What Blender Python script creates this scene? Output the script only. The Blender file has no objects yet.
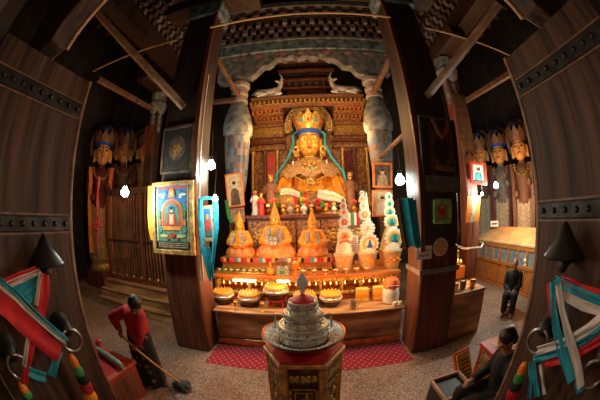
import bpy, bmesh, math, random
from mathutils import Vector, Matrix, Euler, noise
R = random.Random(7)
PI = math.pi
sc = bpy.context.scene
col = sc.collection
CX, ZC = .07, 1.6             # where the photographer stands in the doorway
YAW, PITCH, ROLL = math.radians(2.8), math.radians(3.3), math.radians(-1.6)
RC = Matrix.Rotation(YAW, 3, 'Z') @ Matrix.Rotation(PITCH, 3, 'X') @ Matrix.Rotation(-ROLL, 3, 'Y')
EYE = Vector((CX, 0, ZC))
F = 250.0                     # 15 mm fisheye on a 36 mm frame, 600 px wide

def ray(px, py):
    u, v = px-300.0, 200.0-py
    r = math.hypot(u, v) or 1e-6
    t = 2*math.asin(min(.999, r/(2*F)))
    dx, dz, dy = math.sin(t)*u/r, math.sin(t)*v/r, math.cos(t)
    return RC @ Vector((dx, dy, dz))
def at(px, py, Y):            # point of the place seen at a pixel, at depth Y
    d = ray(px, py); return EYE+d*(Y/d.y)
def atx(px, py, X):
    d = ray(px, py); return EYE+d*((X-CX)/d.x)
def atz(px, py, Z):
    d = ray(px, py); return EYE+d*((Z-ZC)/d.z)

# ---------------------------------------------------------------- materials
MATS = {}
def mat(name, c, rough=.6, metal=0., var=.25, scale=8., stretch=(1, 1, 1), bump=.15, c2=None, emit=None, es=0., alpha=None, spec=.5, detail=4., trans=0.):
    if name in MATS: return MATS[name]
    m = bpy.data.materials.new(name); m.use_nodes = True
    nt = m.node_tree; b = nt.nodes['Principled BSDF']
    tc = nt.nodes.new('ShaderNodeTexCoord'); mp = nt.nodes.new('ShaderNodeMapping')
    mp.inputs['Scale'].default_value = stretch
    nt.links.new(tc.outputs['Object'], mp.inputs['Vector'])
    nz = nt.nodes.new('ShaderNodeTexNoise'); nz.inputs['Scale'].default_value = scale; nz.inputs['Detail'].default_value = detail
    nt.links.new(mp.outputs['Vector'], nz.inputs['Vector'])
    rp = nt.nodes.new('ShaderNodeValToRGB')
    a = tuple(max(0, x*(1-var)) for x in c); z = tuple(min(1, x*(1+var)) for x in (c2 or c))
    rp.color_ramp.elements[0].position = .32; rp.color_ramp.elements[1].position = .68
    rp.color_ramp.elements[0].color = (*a, 1); rp.color_ramp.elements[1].color = (*z, 1)
    nt.links.new(nz.outputs['Fac'], rp.inputs['Fac']); nt.links.new(rp.outputs['Color'], b.inputs['Base Color'])
    b.inputs['Roughness'].default_value = rough; b.inputs['Metallic'].default_value = metal
    b.inputs['Specular IOR Level'].default_value = spec
    if trans: b.inputs['Transmission Weight'].default_value = trans
    if bump:
        bp = nt.nodes.new('ShaderNodeBump'); bp.inputs['Strength'].default_value = bump; bp.inputs['Distance'].default_value = .02
        nt.links.new(nz.outputs['Fac'], bp.inputs['Height']); nt.links.new(bp.outputs['Normal'], b.inputs['Normal'])
    if emit:
        b.inputs['Emission Color'].default_value = (*emit, 1); b.inputs['Emission Strength'].default_value = es
    if alpha is not None: b.inputs['Alpha'].default_value = alpha
    MATS[name] = m; return m

def nodes_of(m):
    nt = m.node_tree
    return nt, nt.nodes['Principled BSDF']
def math_node(nt, op, a, b=None):
    n = nt.nodes.new('ShaderNodeMath'); n.operation = op
    for i, v in enumerate((a, b)):
        if v is None: continue
        if isinstance(v, (int, float)): n.inputs[i].default_value = v
        else: nt.links.new(v, n.inputs[i])
    return n.outputs[0]
def mix_col(nt, fac, a, b):
    n = nt.nodes.new('ShaderNodeMix'); n.data_type = 'RGBA'
    if isinstance(fac, (int, float)): n.inputs[0].default_value = fac
    else: nt.links.new(fac, n.inputs[0])
    for i, v in ((6, a), (7, b)):
        if isinstance(v, tuple): n.inputs[i].default_value = (*v, 1)
        else: nt.links.new(v, n.inputs[i])
    return n.outputs[2]
def base_src(nt, b):
    return b.inputs['Base Color'].links[0].from_socket

# ---------------------------------------------------------------- mesh builder
WM = {}                       # world matrix of each thing, kept so parts can be given in world coordinates
class MB:
    def __init__(s): s.v = []; s.f = []
    def add(s, vs, fs):
        o = len(s.v); s.v += [Vector(p) for p in vs]; s.f += [tuple(i+o for i in f) for f in fs]; return s
    def box(s, x0, y0, z0, x1, y1, z1):
        return s.add([(x0,y0,z0),(x1,y0,z0),(x1,y1,z0),(x0,y1,z0),(x0,y0,z1),(x1,y0,z1),(x1,y1,z1),(x0,y1,z1)],
                     [(0,3,2,1),(4,5,6,7),(0,1,5,4),(1,2,6,5),(2,3,7,6),(3,0,4,7)])
    def cbox(s, c, d): 
        return s.box(c[0]-d[0]/2, c[1]-d[1]/2, c[2]-d[2]/2, c[0]+d[0]/2, c[1]+d[1]/2, c[2]+d[2]/2)
    def obox(s, c, d, rot=(0, 0, 0)):
        t = MB().cbox((0, 0, 0), d); M = Matrix.Translation(c) @ Euler(rot).to_matrix().to_4x4()
        return s.add([M @ v for v in t.v], t.f)
    def bar(s, p0, p1, w, h, roll=0):
        p0, p1 = Vector(p0), Vector(p1); d = p1-p0; L = d.length
        q = d.to_track_quat('Y', 'Z')
        t = MB().box(-w/2, 0, -h/2, w/2, L, h/2); M = Matrix.Translation(p0) @ q.to_matrix().to_4x4() @ Matrix.Rotation(roll, 4, 'Y')
        return s.add([M @ v for v in t.v], t.f)
    def rings(s, rr, cap=True, closed=True):
        n = len(rr[0]); vs = [p for r in rr for p in r]; fs = []
        for i in range(len(rr)-1):
            for j in range(n if closed else n-1):
                k = (j+1) % n; fs.append((i*n+j, i*n+k, (i+1)*n+k, (i+1)*n+j))
        if cap: fs.append(tuple(range(n-1, -1, -1))); fs.append(tuple((len(rr)-1)*n+j for j in range(n)))
        return s.add(vs, fs)
    def tube(s, pts, r, n=8, cap=True, flat=1.0):
        pts = [Vector(p) for p in pts]; rr = []
        rs = r if isinstance(r, (list, tuple)) else [r]*len(pts)
        up = None
        for i, p in enumerate(pts):
            d = (pts[min(i+1, len(pts)-1)]-pts[max(i-1, 0)]).normalized()
            if up is None:
                up = Vector((0, 0, 1)) if abs(d.z) < .9 else Vector((1, 0, 0))
            a = d.cross(up)
            if a.length < 1e-5: a = d.cross(Vector((0, 1, 0)))
            a.normalize(); b = a.cross(d).normalized(); up = b
            rr.append([p+(a*math.cos(2*PI*j/n)+b*math.sin(2*PI*j/n)*flat)*rs[i] for j in range(n)])
        return s.rings(rr, cap)
    def cyl(s, p0, p1, r0, r1=None, n=16): return s.tube([p0, p1], [r0, r0 if r1 is None else r1], n)
    def cap(s, p0, p1, r0, r1=None, n=12):          # tapered capsule
        p0, p1 = Vector(p0), Vector(p1); r1 = r0 if r1 is None else r1
        s.tube([p0, p1], [r0, r1], n); s.ball(p0, (r0,)*3, n, 8); s.ball(p1, (r1,)*3, n, 8); return s
    def chain(s, pts, rs, n=12):
        for i in range(len(pts)-1): s.cap(pts[i], pts[i+1], rs[i], rs[i+1], n)
        return s
    def ball(s, c, r, nu=16, nv=10, rot=None):
        c = Vector(c); r = r if isinstance(r, (list, tuple)) else (r,)*3
        M = Euler(rot).to_matrix() if rot else Matrix.Identity(3)
        vs = [c+M @ Vector((0, 0, -r[2]))]; fs = []
        for i in range(1, nv):
            t = PI*i/nv-PI/2
            for j in range(nu):
                a = 2*PI*j/nu; vs.append(c+M @ Vector((r[0]*math.cos(t)*math.cos(a), r[1]*math.cos(t)*math.sin(a), r[2]*math.sin(t))))
        vs.append(c+M @ Vector((0, 0, r[2]))); N = len(vs)-1
        for j in range(nu):
            k = (j+1) % nu; fs.append((0, 1+k, 1+j)); fs.append((N, N-nu+j, N-nu+k))
            for i in range(nv-2): fs.append((1+i*nu+j, 1+i*nu+k, 1+(i+1)*nu+k, 1+(i+1)*nu+j))
        return s.add(vs, fs)
    def lathe(s, prof, c=(0, 0, 0), n=24, sy=1.0, cap=True):
        rr = [[(c[0]+max(r, 1e-4)*math.cos(2*PI*j/n), c[1]+sy*max(r, 1e-4)*math.sin(2*PI*j/n), c[2]+z) for j in range(n)] for r, z in prof]
        return s.rings(rr, cap)
    def prism(s, pts, a0, a1, axis='y'):
        def P(p, a): return {'y': (p[0], a, p[1]), 'z': (p[0], p[1], a), 'x': (a, p[0], p[1])}[axis]
        return s.rings([[P(p, a0) for p in pts], [P(p, a1) for p in pts]], True)
    def sheet(s, g, th):                            # grid of points with thickness
        g = [[Vector(p) for p in r] for r in g]; m, n = len(g), len(g[0]); off = []
        for i in range(m):
            row = []
            for j in range(n):
                du = g[min(i+1, m-1)][j]-g[max(i-1, 0)][j]; dv = g[i][min(j+1, n-1)]-g[i][max(j-1, 0)]
                w = du.cross(dv); w = w.normalized() if w.length > 1e-9 else Vector((0, 1, 0)); row.append(g[i][j]+w*th)
            off.append(row)
        vs = [p for r in g for p in r]+[p for r in off for p in r]; N = m*n; fs = []
        for i in range(m-1):
            for j in range(n-1):
                a, b, c, d = i*n+j, i*n+j+1, (i+1)*n+j+1, (i+1)*n+j
                fs.append((a, b, c, d)); fs.append((N+d, N+c, N+b, N+a))
        for i in range(m-1):
            fs.append((i*n, (i+1)*n, N+(i+1)*n, N+i*n)); fs.append(((i+1)*n+n-1, i*n+n-1, N+i*n+n-1, N+(i+1)*n+n-1))
        for j in range(n-1):
            fs.append((j+1, j, N+j, N+j+1)); fs.append(((m-1)*n+j, (m-1)*n+j+1, N+(m-1)*n+j+1, N+(m-1)*n+j))
        return s.add(vs, fs)
    def arc(s, c, r, w, d, a0=0, a1=2*PI, n=32, sx=1.0):   # flat ring standing in the xz plane: radius r, band w, depth d
        closed = abs(a1-a0-2*PI) < 1e-6; rr = []
        for i in range(n if closed else n+1):
            a = a0+(a1-a0)*i/n; ca, sa = math.cos(a), math.sin(a)
            rr.append([(c[0]+sx*(r-w/2)*ca, c[1]-d/2, c[2]+(r-w/2)*sa), (c[0]+sx*(r+w/2)*ca, c[1]-d/2, c[2]+(r+w/2)*sa),
                       (c[0]+sx*(r+w/2)*ca, c[1]+d/2, c[2]+(r+w/2)*sa), (c[0]+sx*(r-w/2)*ca, c[1]+d/2, c[2]+(r-w/2)*sa)])
        if closed: rr.append(rr[0])
        return s.rings(rr, not closed)
    def move(s, M, start=0):
        for i in range(start, len(s.v)): s.v[i] = M @ s.v[i]
        return s
    def build(s, name, m, parent=None, world=False, bevel=0, smooth=35, remesh=0, smth=0, subsurf=0):
        vs = s.v
        if parent is not None and world:
            Mi = WM[parent].inverted(); vs = [Mi @ v for v in vs]
        me = bpy.data.meshes.new(name); me.from_pydata([tuple(v) for v in vs], [], s.f)
        bm = bmesh.new(); bm.from_mesh(me); bmesh.ops.remove_doubles(bm, verts=bm.verts, dist=1e-6)
        bmesh.ops.recalc_face_normals(bm, faces=bm.faces); bm.to_mesh(me); bm.free()
        for p in me.polygons: p.use_smooth = True
        try: me.set_sharp_from_angle(angle=math.radians(smooth))
        except Exception: pass
        if isinstance(m, str): m = MATS[m]
        me.materials.append(m)
        o = bpy.data.objects.new(name, me); col.objects.link(o)
        if parent is not None: o.parent = parent; WM[o] = WM[parent]
        if bevel:
            b = o.modifiers.new('bevel', 'BEVEL'); b.width = bevel; b.segments = 2; b.limit_method = 'ANGLE'
        if remesh:
            r = o.modifiers.new('remesh', 'REMESH'); r.mode = 'VOXEL'; r.voxel_size = remesh; r.use_smooth_shade = True
            if smth:
                q = o.modifiers.new('smooth', 'SMOOTH'); q.iterations = smth; q.factor = .5
        if subsurf:
            q = o.modifiers.new('sub', 'SUBSURF'); q.levels = q.render_levels = subsurf
        return o

def tag(o, label, cat, group=None, kind=None):
    if label: o['label'] = label
    if cat: o['category'] = cat
    if group: o['group'] = group
    if kind: o['kind'] = kind
    return o
def thing(name, label, cat, loc=(0, 0, 0), rz=0, group=None, kind=None):
    o = bpy.data.objects.new(name, None); col.objects.link(o); o.empty_display_size = .1
    o.location = loc; o.rotation_euler = (0, 0, rz)
    WM[o] = Matrix.Translation(loc) @ Matrix.Rotation(rz, 4, 'Z')
    return tag(o, label, cat, group, kind)
def solo(mb, name, m, label, cat, group=None, kind=None, **kw):     # thing that is one mesh; verts in world coordinates, origin put at its base
    lo = [min(v[i] for v in mb.v) for i in range(3)]; hi = [max(v[i] for v in mb.v) for i in range(3)]
    c = Vector(((lo[0]+hi[0])/2, (lo[1]+hi[1])/2, lo[2])); mb.v = [v-c for v in mb.v]
    o = mb.build(name, m, **kw); o.location = c; WM[o] = Matrix.Translation(c)
    return tag(o, label, cat, group, kind)
def struct(mb, name, m, **kw):
    o = mb.build(name, m, **kw); o['kind'] = 'structure'; WM[o] = Matrix.Identity(4); return o
def copy_tree(o, parent=None):
    c = o.copy(); col.objects.link(c)
    if parent is not None: c.parent = parent
    for ch in list(o.children): copy_tree(ch, c)
    return c
def put(o, loc, label=None, rz=None):
    o.location = loc
    if rz is not None: o.rotation_euler = (0, 0, rz)
    if label: o['label'] = label
    WM[o] = Matrix.Translation(loc) @ Matrix.Rotation(o.rotation_euler.z, 4, 'Z')
    return o
def lerp(a, b, t): return a+(b-a)*t
# ---------------------------------------------------------------- the palette
mat('old_wood', (.045, .022, .013), .55, scale=3, stretch=(6, 6, .6), var=.55, bump=.35)
mat('door_wood', (.026, .012, .008), .6, spec=.3, scale=2.6, stretch=(6, 6, .45), var=.5, bump=.9, detail=10, c2=(.062, .03, .018))
mat('door_iron', (.03, .026, .022), .5, .6, scale=14, var=.6, bump=.4)
mat('bar_wood', (.2, .085, .04), .55, scale=5, var=.5)
mat('iron', (.022, .018, .015), .5, .5, scale=10, var=.4, bump=.2)
mat('steel_ring', (.35, .32, .28), .35, .9, scale=10, var=.3, bump=.1)
mat('red_wood', (.16, .045, .02), .45, scale=3, stretch=(6, 6, .6), var=.5, bump=.25)
mat('pillar_wood', (.13, .037, .014), .5, scale=3, stretch=(7, 7, .5), var=.6, bump=.3)
mat('pole_wood', (.42, .23, .12), .6, scale=3, stretch=(5, .7, 5), var=.35, bump=.2)
mat('prop_wood', (.2, .1, .05), .6, scale=3, stretch=(5, .7, 5), var=.45, bump=.2)
mat('rod_wood', (.55, .33, .14), .5, scale=4, var=.2)
mat('brown_wood', (.14, .065, .032), .55, scale=3, stretch=(.7, 6, 6), var=.45, bump=.25)
mat('carved_brown', (.2, .085, .035), .5, scale=26, var=.75, bump=.8, c2=(.34, .16, .06))
mat('carved_gold', (.48, .2, .045), .38, .55, scale=34, var=.7, bump=.9, c2=(.8, .38, .09))
mat('grey_gold', (.55, .4, .25), .5, .2, scale=40, var=.5, bump=.9)
mat('orange_wood', (.5, .155, .03), .42, scale=3, stretch=(.7, 6, 6), var=.3, bump=.15)
mat('altar_wood', (.34, .17, .07), .42, scale=2.5, stretch=(.8, 5, 3), var=.5, bump=.15, c2=(.48, .27, .12))
mat('brass', (.72, .42, .12), .3, .9, scale=12, var=.25, bump=.08)
mat('gold', (.95, .52, .09), .34, .7, scale=9, var=.15, bump=.06)
mat('gold_face', (.95, .5, .08), .38, .35, scale=9, var=.1, bump=.02)
mat('silver', (.9, .8, .66), .3, .5, scale=30, var=.3, bump=.35)
mat('dark_silver', (.42, .36, .29), .42, .35, scale=40, var=.6, bump=.6)
mat('copper', (.3, .09, .04), .32, .9, scale=14, var=.3, bump=.1)
mat('lacquer_dark', (.06, .018, .012), .3, scale=9, var=.4)
mat('red_cloth', (.5, .012, .02), .8, scale=30, var=.25)
mat('red_lacquer', (.5, .02, .015), .5, scale=6, var=.25)
mat('box_red', (.38, .05, .025), .5, scale=5, var=.35)
mat('white_cloth', (.62, .56, .48), .85, scale=18, var=.12)
mat('teal_cloth', (.012, .36, .45), .7, scale=12, var=.25)
mat('scarf_red', (.5, .012, .018), .75, scale=14, var=.3)
mat('scarf_teal', (.01, .23, .3), .75, scale=14, var=.3)
mat('scarf_white', (.5, .45, .4), .8, scale=14, var=.15)
mat('orange_silk', (.95, .33, .02), .5, scale=14, var=.22)
mat('yellow_silk', (.95, .36, .02), .5, scale=14, var=.15)
mat('peach_silk', (.8, .2, .045), .6, scale=16, var=.35, c2=(.92, .3, .08))
mat('blue_cloth', (.01, .09, .55), .6, scale=12, var=.2)
mat('green_cloth', (.05, .3, .06), .7, scale=12, var=.3)
mat('brocade', (.24, .13, .06), .6, .1, scale=60, var=.8, bump=.7, c2=(.46, .28, .12))
mat('grey_brocade', (.36, .3, .27), .6, .1, scale=30, var=.45, bump=.3)
mat('pale_brocade', (.34, .25, .16), .75, scale=45, var=.5, bump=.3, c2=(.5, .4, .27))
mat('brown_robe', (.17, .075, .035), .6, scale=30, var=.35, bump=.4)
mat('statue_face', (.82, .36, .1), .45, scale=9, var=.1, bump=.03)
mat('crown_bronze', (.26, .12, .05), .45, .4, scale=30, var=.5, bump=.6)
mat('pale_green', (.32, .6, .2), .75, scale=14, var=.25)
mat('maroon', (.12, .02, .02), .8, scale=10, var=.35)
mat('black_cloth', (.012, .011, .012), .85, scale=12, var=.4)
mat('skin', (.38, .17, .09), .55, scale=20, var=.15, bump=.05)
mat('hair', (.012, .01, .009), .45, scale=40, stretch=(1, 1, .2), var=.4, bump=.4)
mat('hair_grey', (.11, .1, .095), .5, scale=40, var=.4, bump=.4)
mat('butter', (.9, .32, .02), .45, scale=20, var=.15)
mat('wax', (.8, .62, .34), .5, scale=20, var=.1)
mat('plaster_dark', (.03, .018, .013), .85, scale=3, var=.5, bump=.3)
mat('paper', (.8, .74, .62), .85, scale=12, var=.05, bump=0)
mat('ink', (.03, .025, .02), .8, bump=0)
mat('plastic_white', (.72, .68, .62), .4, scale=6, var=.08, bump=.03)
mat('plastic_orange', (.9, .14, .03), .45, scale=8, var=.2)
mat('torma_white', (.66, .55, .36), .55, scale=14, var=.12)
mat('torma_red', (.72, .06, .03), .55, scale=14, var=.2)
mat('torma_orange', (.9, .28, .04), .55, scale=14, var=.2)
mat('torma_blue', (.015, .08, .2), .55, scale=14, var=.2)
mat('torma_green', (.03, .3, .14), .55, scale=14, var=.2)
mat('clay_pot', (.6, .4, .2), .6, scale=12, var=.25)
mat('lips', (.6, .05, .04), .5, bump=0)
mat('eye_white', (.85, .8, .7), .4, bump=0)
mat('black', (.008, .007, .007), .5, bump=0)
mat('hair_blue', (.01, .02, .09), .6, scale=60, var=.3, bump=.5)
mat('stone_grey', (.17, .16, .145), .7, scale=8, var=.35, bump=.3)
mat('blue_paint', (.07, .14, .17), .75, scale=9, var=.6, bump=.2, c2=(.18, .24, .24))
mat('grey_paint', (.15, .155, .145), .8, scale=9, var=.5, bump=.2, c2=(.19, .19, .175))
mat('pink_paint', (.4, .16, .14), .75, scale=9, var=.4)
mat('block_wood', (.15, .085, .065), .7, scale=12, var=.5, bump=.2)
mat('block_grey', (.24, .22, .2), .7, scale=12, var=.4, bump=.2)
mat('deer_white', (.62, .58, .5), .55, scale=14, var=.15)
mat('bag_green', (.25, .33, .24), .6, scale=12, var=.25)
mat('yellow_paper', (.75, .45, .08), .6, scale=20, var=.25)
mat('tape', (.3, .27, .24), .35, .4, scale=10, var=.2)
mat('mop_grey', (.05, .05, .048), .95, scale=60, var=.5, bump=1.)
mat('broom_wood', (.75, .36, .08), .5, scale=4, var=.15)
mat('pearl', (.85, .83, .8), .5, scale=6, var=.08)
mat('leaf_green', (.06, .2, .04), .6, scale=14, var=.4)
mat('flower_red', (.75, .05, .06), .6, scale=14, var=.3)
mat('paint_red', (.6, .07, .03), .6, scale=14, var=.25)
mat('paint_teal', (.05, .26, .24), .6, scale=14, var=.3)
mat('paint_blue', (.03, .16, .4), .6, scale=14, var=.3)
mat('paint_sand', (.72, .5, .26), .6, scale=14, var=.25)
mat('paint_dark', (.04, .022, .014), .7, scale=14, var=.5, bump=.1)
mat('paint_umber', (.13, .065, .035), .7, scale=10, var=.6, bump=.1)
mat('paint_green', (.1, .26, .13), .6, scale=14, var=.3)
mat('photo_sepia', (.45, .26, .12), .6, scale=20, var=.5, bump=0)
mat('frame_orange', (.8, .22, .03), .45, scale=8, var=.25)
mat('frame_gold', (.66, .33, .1), .45, .3, scale=22, var=.5, bump=.5)
mat('frame_red', (.6, .04, .02), .45, scale=8, var=.25)
mat('bulb_glass', (.9, 1., .97), .3, bump=0, emit=(.72, 1., .93), es=60.)
mat('flame', (1., .6, .15), .4, bump=0, emit=(1., .55, .12), es=9.)
mat('tube_glow', (.8, 1., .95), .4, bump=0, emit=(.7, 1., .95), es=6.)
mat('lamp_glow', (1., .6, .1), .4, bump=0, emit=(1., .5, .08), es=2.2)
mat('glass_plate', (.8, .9, .85), .06, bump=0, alpha=.16)

def floor_mat():
    m = mat('floor_stone', (.23, .13, .085), .6, scale=1.6, var=.38, bump=0, detail=6)
    nt, b = nodes_of(m); src = base_src(nt, b)
    tc = nt.nodes.new('ShaderNodeTexCoord'); v = nt.nodes.new('ShaderNodeTexVoronoi'); v.inputs['Scale'].default_value = 85
    nt.links.new(tc.outputs['Object'], v.inputs['Vector'])
    bw = nt.nodes.new('ShaderNodeRGBToBW'); nt.links.new(v.outputs['Color'], bw.inputs['Color'])
    li = math_node(nt, 'GREATER_THAN', bw.outputs[0], .64); dk = math_node(nt, 'LESS_THAN', bw.outputs[0], .33)
    c = mix_col(nt, math_node(nt, 'MULTIPLY', li, .5), src, (.5, .34, .24)); c = mix_col(nt, math_node(nt, 'MULTIPLY', dk, .5), c, (.05, .032, .025))
    nt.links.new(c, b.inputs['Base Color'])
    bp = nt.nodes.new('ShaderNodeBump'); bp.inputs['Strength'].default_value = .15; bp.inputs['Distance'].default_value = .01
    nt.links.new(bw.outputs[0], bp.inputs['Height']); nt.links.new(bp.outputs['Normal'], b.inputs['Normal'])
    return m
floor_mat()

def dots_mat():               # red carpet with staggered pale flowers woven in
    m = mat('rug_red', (.3, .008, .016), .9, scale=60, var=.3, bump=.4)
    nt, b = nodes_of(m); src = base_src(nt, b)
    tc = nt.nodes.new('ShaderNodeTexCoord'); sp = nt.nodes.new('ShaderNodeSeparateXYZ'); nt.links.new(tc.outputs['Object'], sp.inputs[0])
    a = .075
    row = math_node(nt, 'FLOOR', math_node(nt, 'DIVIDE', sp.outputs[1], a*.62))
    sh = math_node(nt, 'MULTIPLY', math_node(nt, 'MODULO', math_node(nt, 'ABSOLUTE', row), 2), .5)
    fx = math_node(nt, 'SUBTRACT', math_node(nt, 'FRACT', math_node(nt, 'ADD', math_node(nt, 'DIVIDE', sp.outputs[0], a), sh)), .5)
    fy = math_node(nt, 'MULTIPLY', math_node(nt, 'SUBTRACT', math_node(nt, 'FRACT', math_node(nt, 'DIVIDE', sp.outputs[1], a*.62)), .5), .62)
    d = math_node(nt, 'SQRT', math_node(nt, 'ADD', math_node(nt, 'MULTIPLY', fx, fx), math_node(nt, 'MULTIPLY', fy, fy)))
    f = math_node(nt, 'LESS_THAN', d, .17)
    nt.links.new(mix_col(nt, f, src, (.52, .14, .15)), b.inputs['Base Color'])
dots_mat()

def patch_mat():              # patchwork cloth round the rear pillars
    m = mat('patchwork', (.3, .3, .28), .8, scale=20, var=.3)
    nt, b = nodes_of(m); src = base_src(nt, b)
    tc = nt.nodes.new('ShaderNodeTexCoord'); sp = nt.nodes.new('ShaderNodeSeparateXYZ'); nt.links.new(tc.outputs['Object'], sp.inputs[0])
    r = math_node(nt, 'FLOOR', math_node(nt, 'DIVIDE', sp.outputs[2], .12))
    xs = math_node(nt, 'ADD', math_node(nt, 'ADD', sp.outputs[0], math_node(nt, 'MULTIPLY', sp.outputs[1], .6)), math_node(nt, 'MULTIPLY', math_node(nt, 'MODULO', math_node(nt, 'ABSOLUTE', r), 2), .05))
    q = math_node(nt, 'FLOOR', math_node(nt, 'DIVIDE', xs, .06))
    wn = nt.nodes.new('ShaderNodeTexWhiteNoise'); wn.noise_dimensions = '2D'
    cb = nt.nodes.new('ShaderNodeCombineXYZ'); nt.links.new(q, cb.inputs[0]); nt.links.new(r, cb.inputs[1]); nt.links.new(cb.outputs[0], wn.inputs['Vector'])
    rp = nt.nodes.new('ShaderNodeValToRGB'); rp.color_ramp.interpolation = 'CONSTANT'
    e = rp.color_ramp.elements; e[0].color = (.05, .06, .08, 1); e[1].position = .3; e[1].color = (.26, .2, .15, 1)
    for p, c in ((.5, (.1, .2, .3, 1)), (.68, (.28, .27, .24, 1)), (.85, (.16, .08, .06, 1))):
        k = e.new(p); k.color = c
    nt.links.new(wn.outputs['Value'], rp.inputs['Fac'])
    nt.links.new(mix_col(nt, .8, src, rp.outputs['Color']), b.inputs['Base Color'])
patch_mat()

def fish_mat():               # woven skirt with pale flecks
    m = mat('skirt_cloth', (.014, .012, .013), .9, scale=10, var=.4)
    nt, b = nodes_of(m); src = base_src(nt, b)
    tc = nt.nodes.new('ShaderNodeTexCoord'); v = nt.nodes.new('ShaderNodeTexVoronoi'); v.inputs['Scale'].default_value = 11; v.inputs['Randomness'].default_value = .35
    nt.links.new(tc.outputs['Object'], v.inputs['Vector'])
    f = math_node(nt, 'LESS_THAN', v.outputs['Distance'], .27)
    nt.links.new(mix_col(nt, f, src, (.17, .12, .085)), b.inputs['Base Color'])
fish_mat()
# ---------------------------------------------------------------- camera
cd = bpy.data.cameras.new('camera'); cam = bpy.data.objects.new('camera', cd); col.objects.link(cam)
cam.location = EYE; cam.rotation_euler = (RC @ Matrix.Rotation(PI/2, 3, 'X')).to_euler()
cd.type = 'PANO'; cd.panorama_type = 'FISHEYE_EQUISOLID'; cd.fisheye_lens = 15.0; cd.fisheye_fov = math.radians(200)
cd.sensor_width = 36; cd.sensor_height = 24; cd.sensor_fit = 'HORIZONTAL'; cd.clip_start = .02; cd.clip_end = 60
sc.camera = cam

# ---------------------------------------------------------------- the hall
XW, YB, ZT = 5.6, 7.2, 6.9
struct(MB().box(-XW, -1.6, -.1, XW, YB, 0), 'floor', 'floor_stone')
struct(MB().box(-XW-.15, .1, 0, -XW, YB, ZT), 'wall_left', 'plaster_dark')
struct(MB().box(XW, .1, 0, XW+.15, YB, ZT), 'wall_right', 'plaster_dark')
struct(MB().box(-XW-.15, YB, 0, XW+.15, YB+.15, ZT), 'wall_back', 'plaster_dark')
w = MB().box(-XW-.15, -.1, 0, -1.08, .02, ZT).box(1.08, -.1, 0, XW+.15, .02, ZT).box(-1.08, -.1, 2.95, 1.08, .02, ZT)
struct(w, 'wall_front', 'plaster_dark')
c = MB().box(-XW-.15, -.1, ZT, XW+.15, YB+.15, ZT+.12)
struct(c, 'ceiling', 'old_wood')
# joists of the ceiling, one beam each
for i in range(13):
    y = .8+i*.52
    struct(MB().box(-XW, y, ZT-.2, XW, y+.16, ZT-.002), 'ceiling_beam', 'brown_wood')
# stepped corbel frame round the head of the doorway
fr = []
for sx in (-1, 1):
    pts = [(sx*1.08, 2.3), (sx*.94, 2.3), (sx*.915, 2.37), (sx*.83, 2.49), (sx*.6, 2.78), (sx*.0, 2.95), (sx*.0, 3.3), (sx*1.6, 3.3), (sx*1.6, 2.3)]
    struct(MB().prism(pts, .285, .40), 'trim_%d' % (1 if sx < 0 else 2), 'door_wood', bevel=.008)
    e = [(sx*.94, .41, 2.305), (sx*.912, .41, 2.375), (sx*.827, .41, 2.495), (sx*.6, .41, 2.782)]
    struct(MB().tube(e, .011, 6), 'trim_%d' % (3 if sx < 0 else 4), 'pole_wood')

# ---------------------------------------------------------------- pillars in front of the altar
def front_pillar(sx, x0, x1, y0, lab):
    t = thing('pillar', lab, 'pillar', ((x0+x1)/2, y0+.19, 0), kind='structure')
    hw = (x1-x0)/2
    MB().prism([(-hw, -.19), (hw, -.19), (hw, .19), (-hw, .19)], 0, 1.22, 'z').build('lower_shaft', 'pillar_wood', t, bevel=.025)
    MB().prism([(-hw, -.19), (hw, -.19), (hw, .19), (-hw, .19)], 1.2205, 4.4, 'z').build('upper_shaft', 'old_wood', t, bevel=.025)
    MB().prism([(-hw-.05, -.23), (hw+.05, -.23), (hw+.05, .23), (-hw-.05, .23)], 4.4, 4.74, 'z').build('cloth_wrap', 'blue_paint', t, bevel=.03)
    MB().prism([(-hw-.55, 4.78), (hw+.55, 4.78), (hw+.55, 5.05), (hw+.3, 5.05), (-hw-.55, 5.05)], -.2, .2, 'y').build('capital', 'old_wood', t, bevel=.02)
    return t
front_pillar(-1, -1.6, -1.14, 2.36, 'dark square timber pillar left of the altar behind the framed deity painting')
front_pillar(1, 1.13, 1.6, 2.26, 'dark square timber pillar right of the altar carrying the scroll and paper notice')
# thin reddish corner posts nailed to the inner edges
for sx, lab in ((-1, 'thin reddish wooden batten up the inner edge of the left front pillar'), (1, 'thin reddish wooden batten up the inner edge of the right front pillar')):
    y = 2.3 if sx < 0 else 2.2
    m = MB()
    m.bar((sx*1.11, y, 1.2), (sx*1.12, y, 4.36), .055, .05)
    o = solo(m, 'batten', 'red_wood', lab, 'batten', bevel=.006)
o = solo(MB().bar((-1.115, 2.42, .9), (-1.115, 2.42, 3.3), .018, .018), 'conduit', 'white_cloth', 'pale cable pipe running up the inner face of the left pillar', 'pipe')

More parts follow.
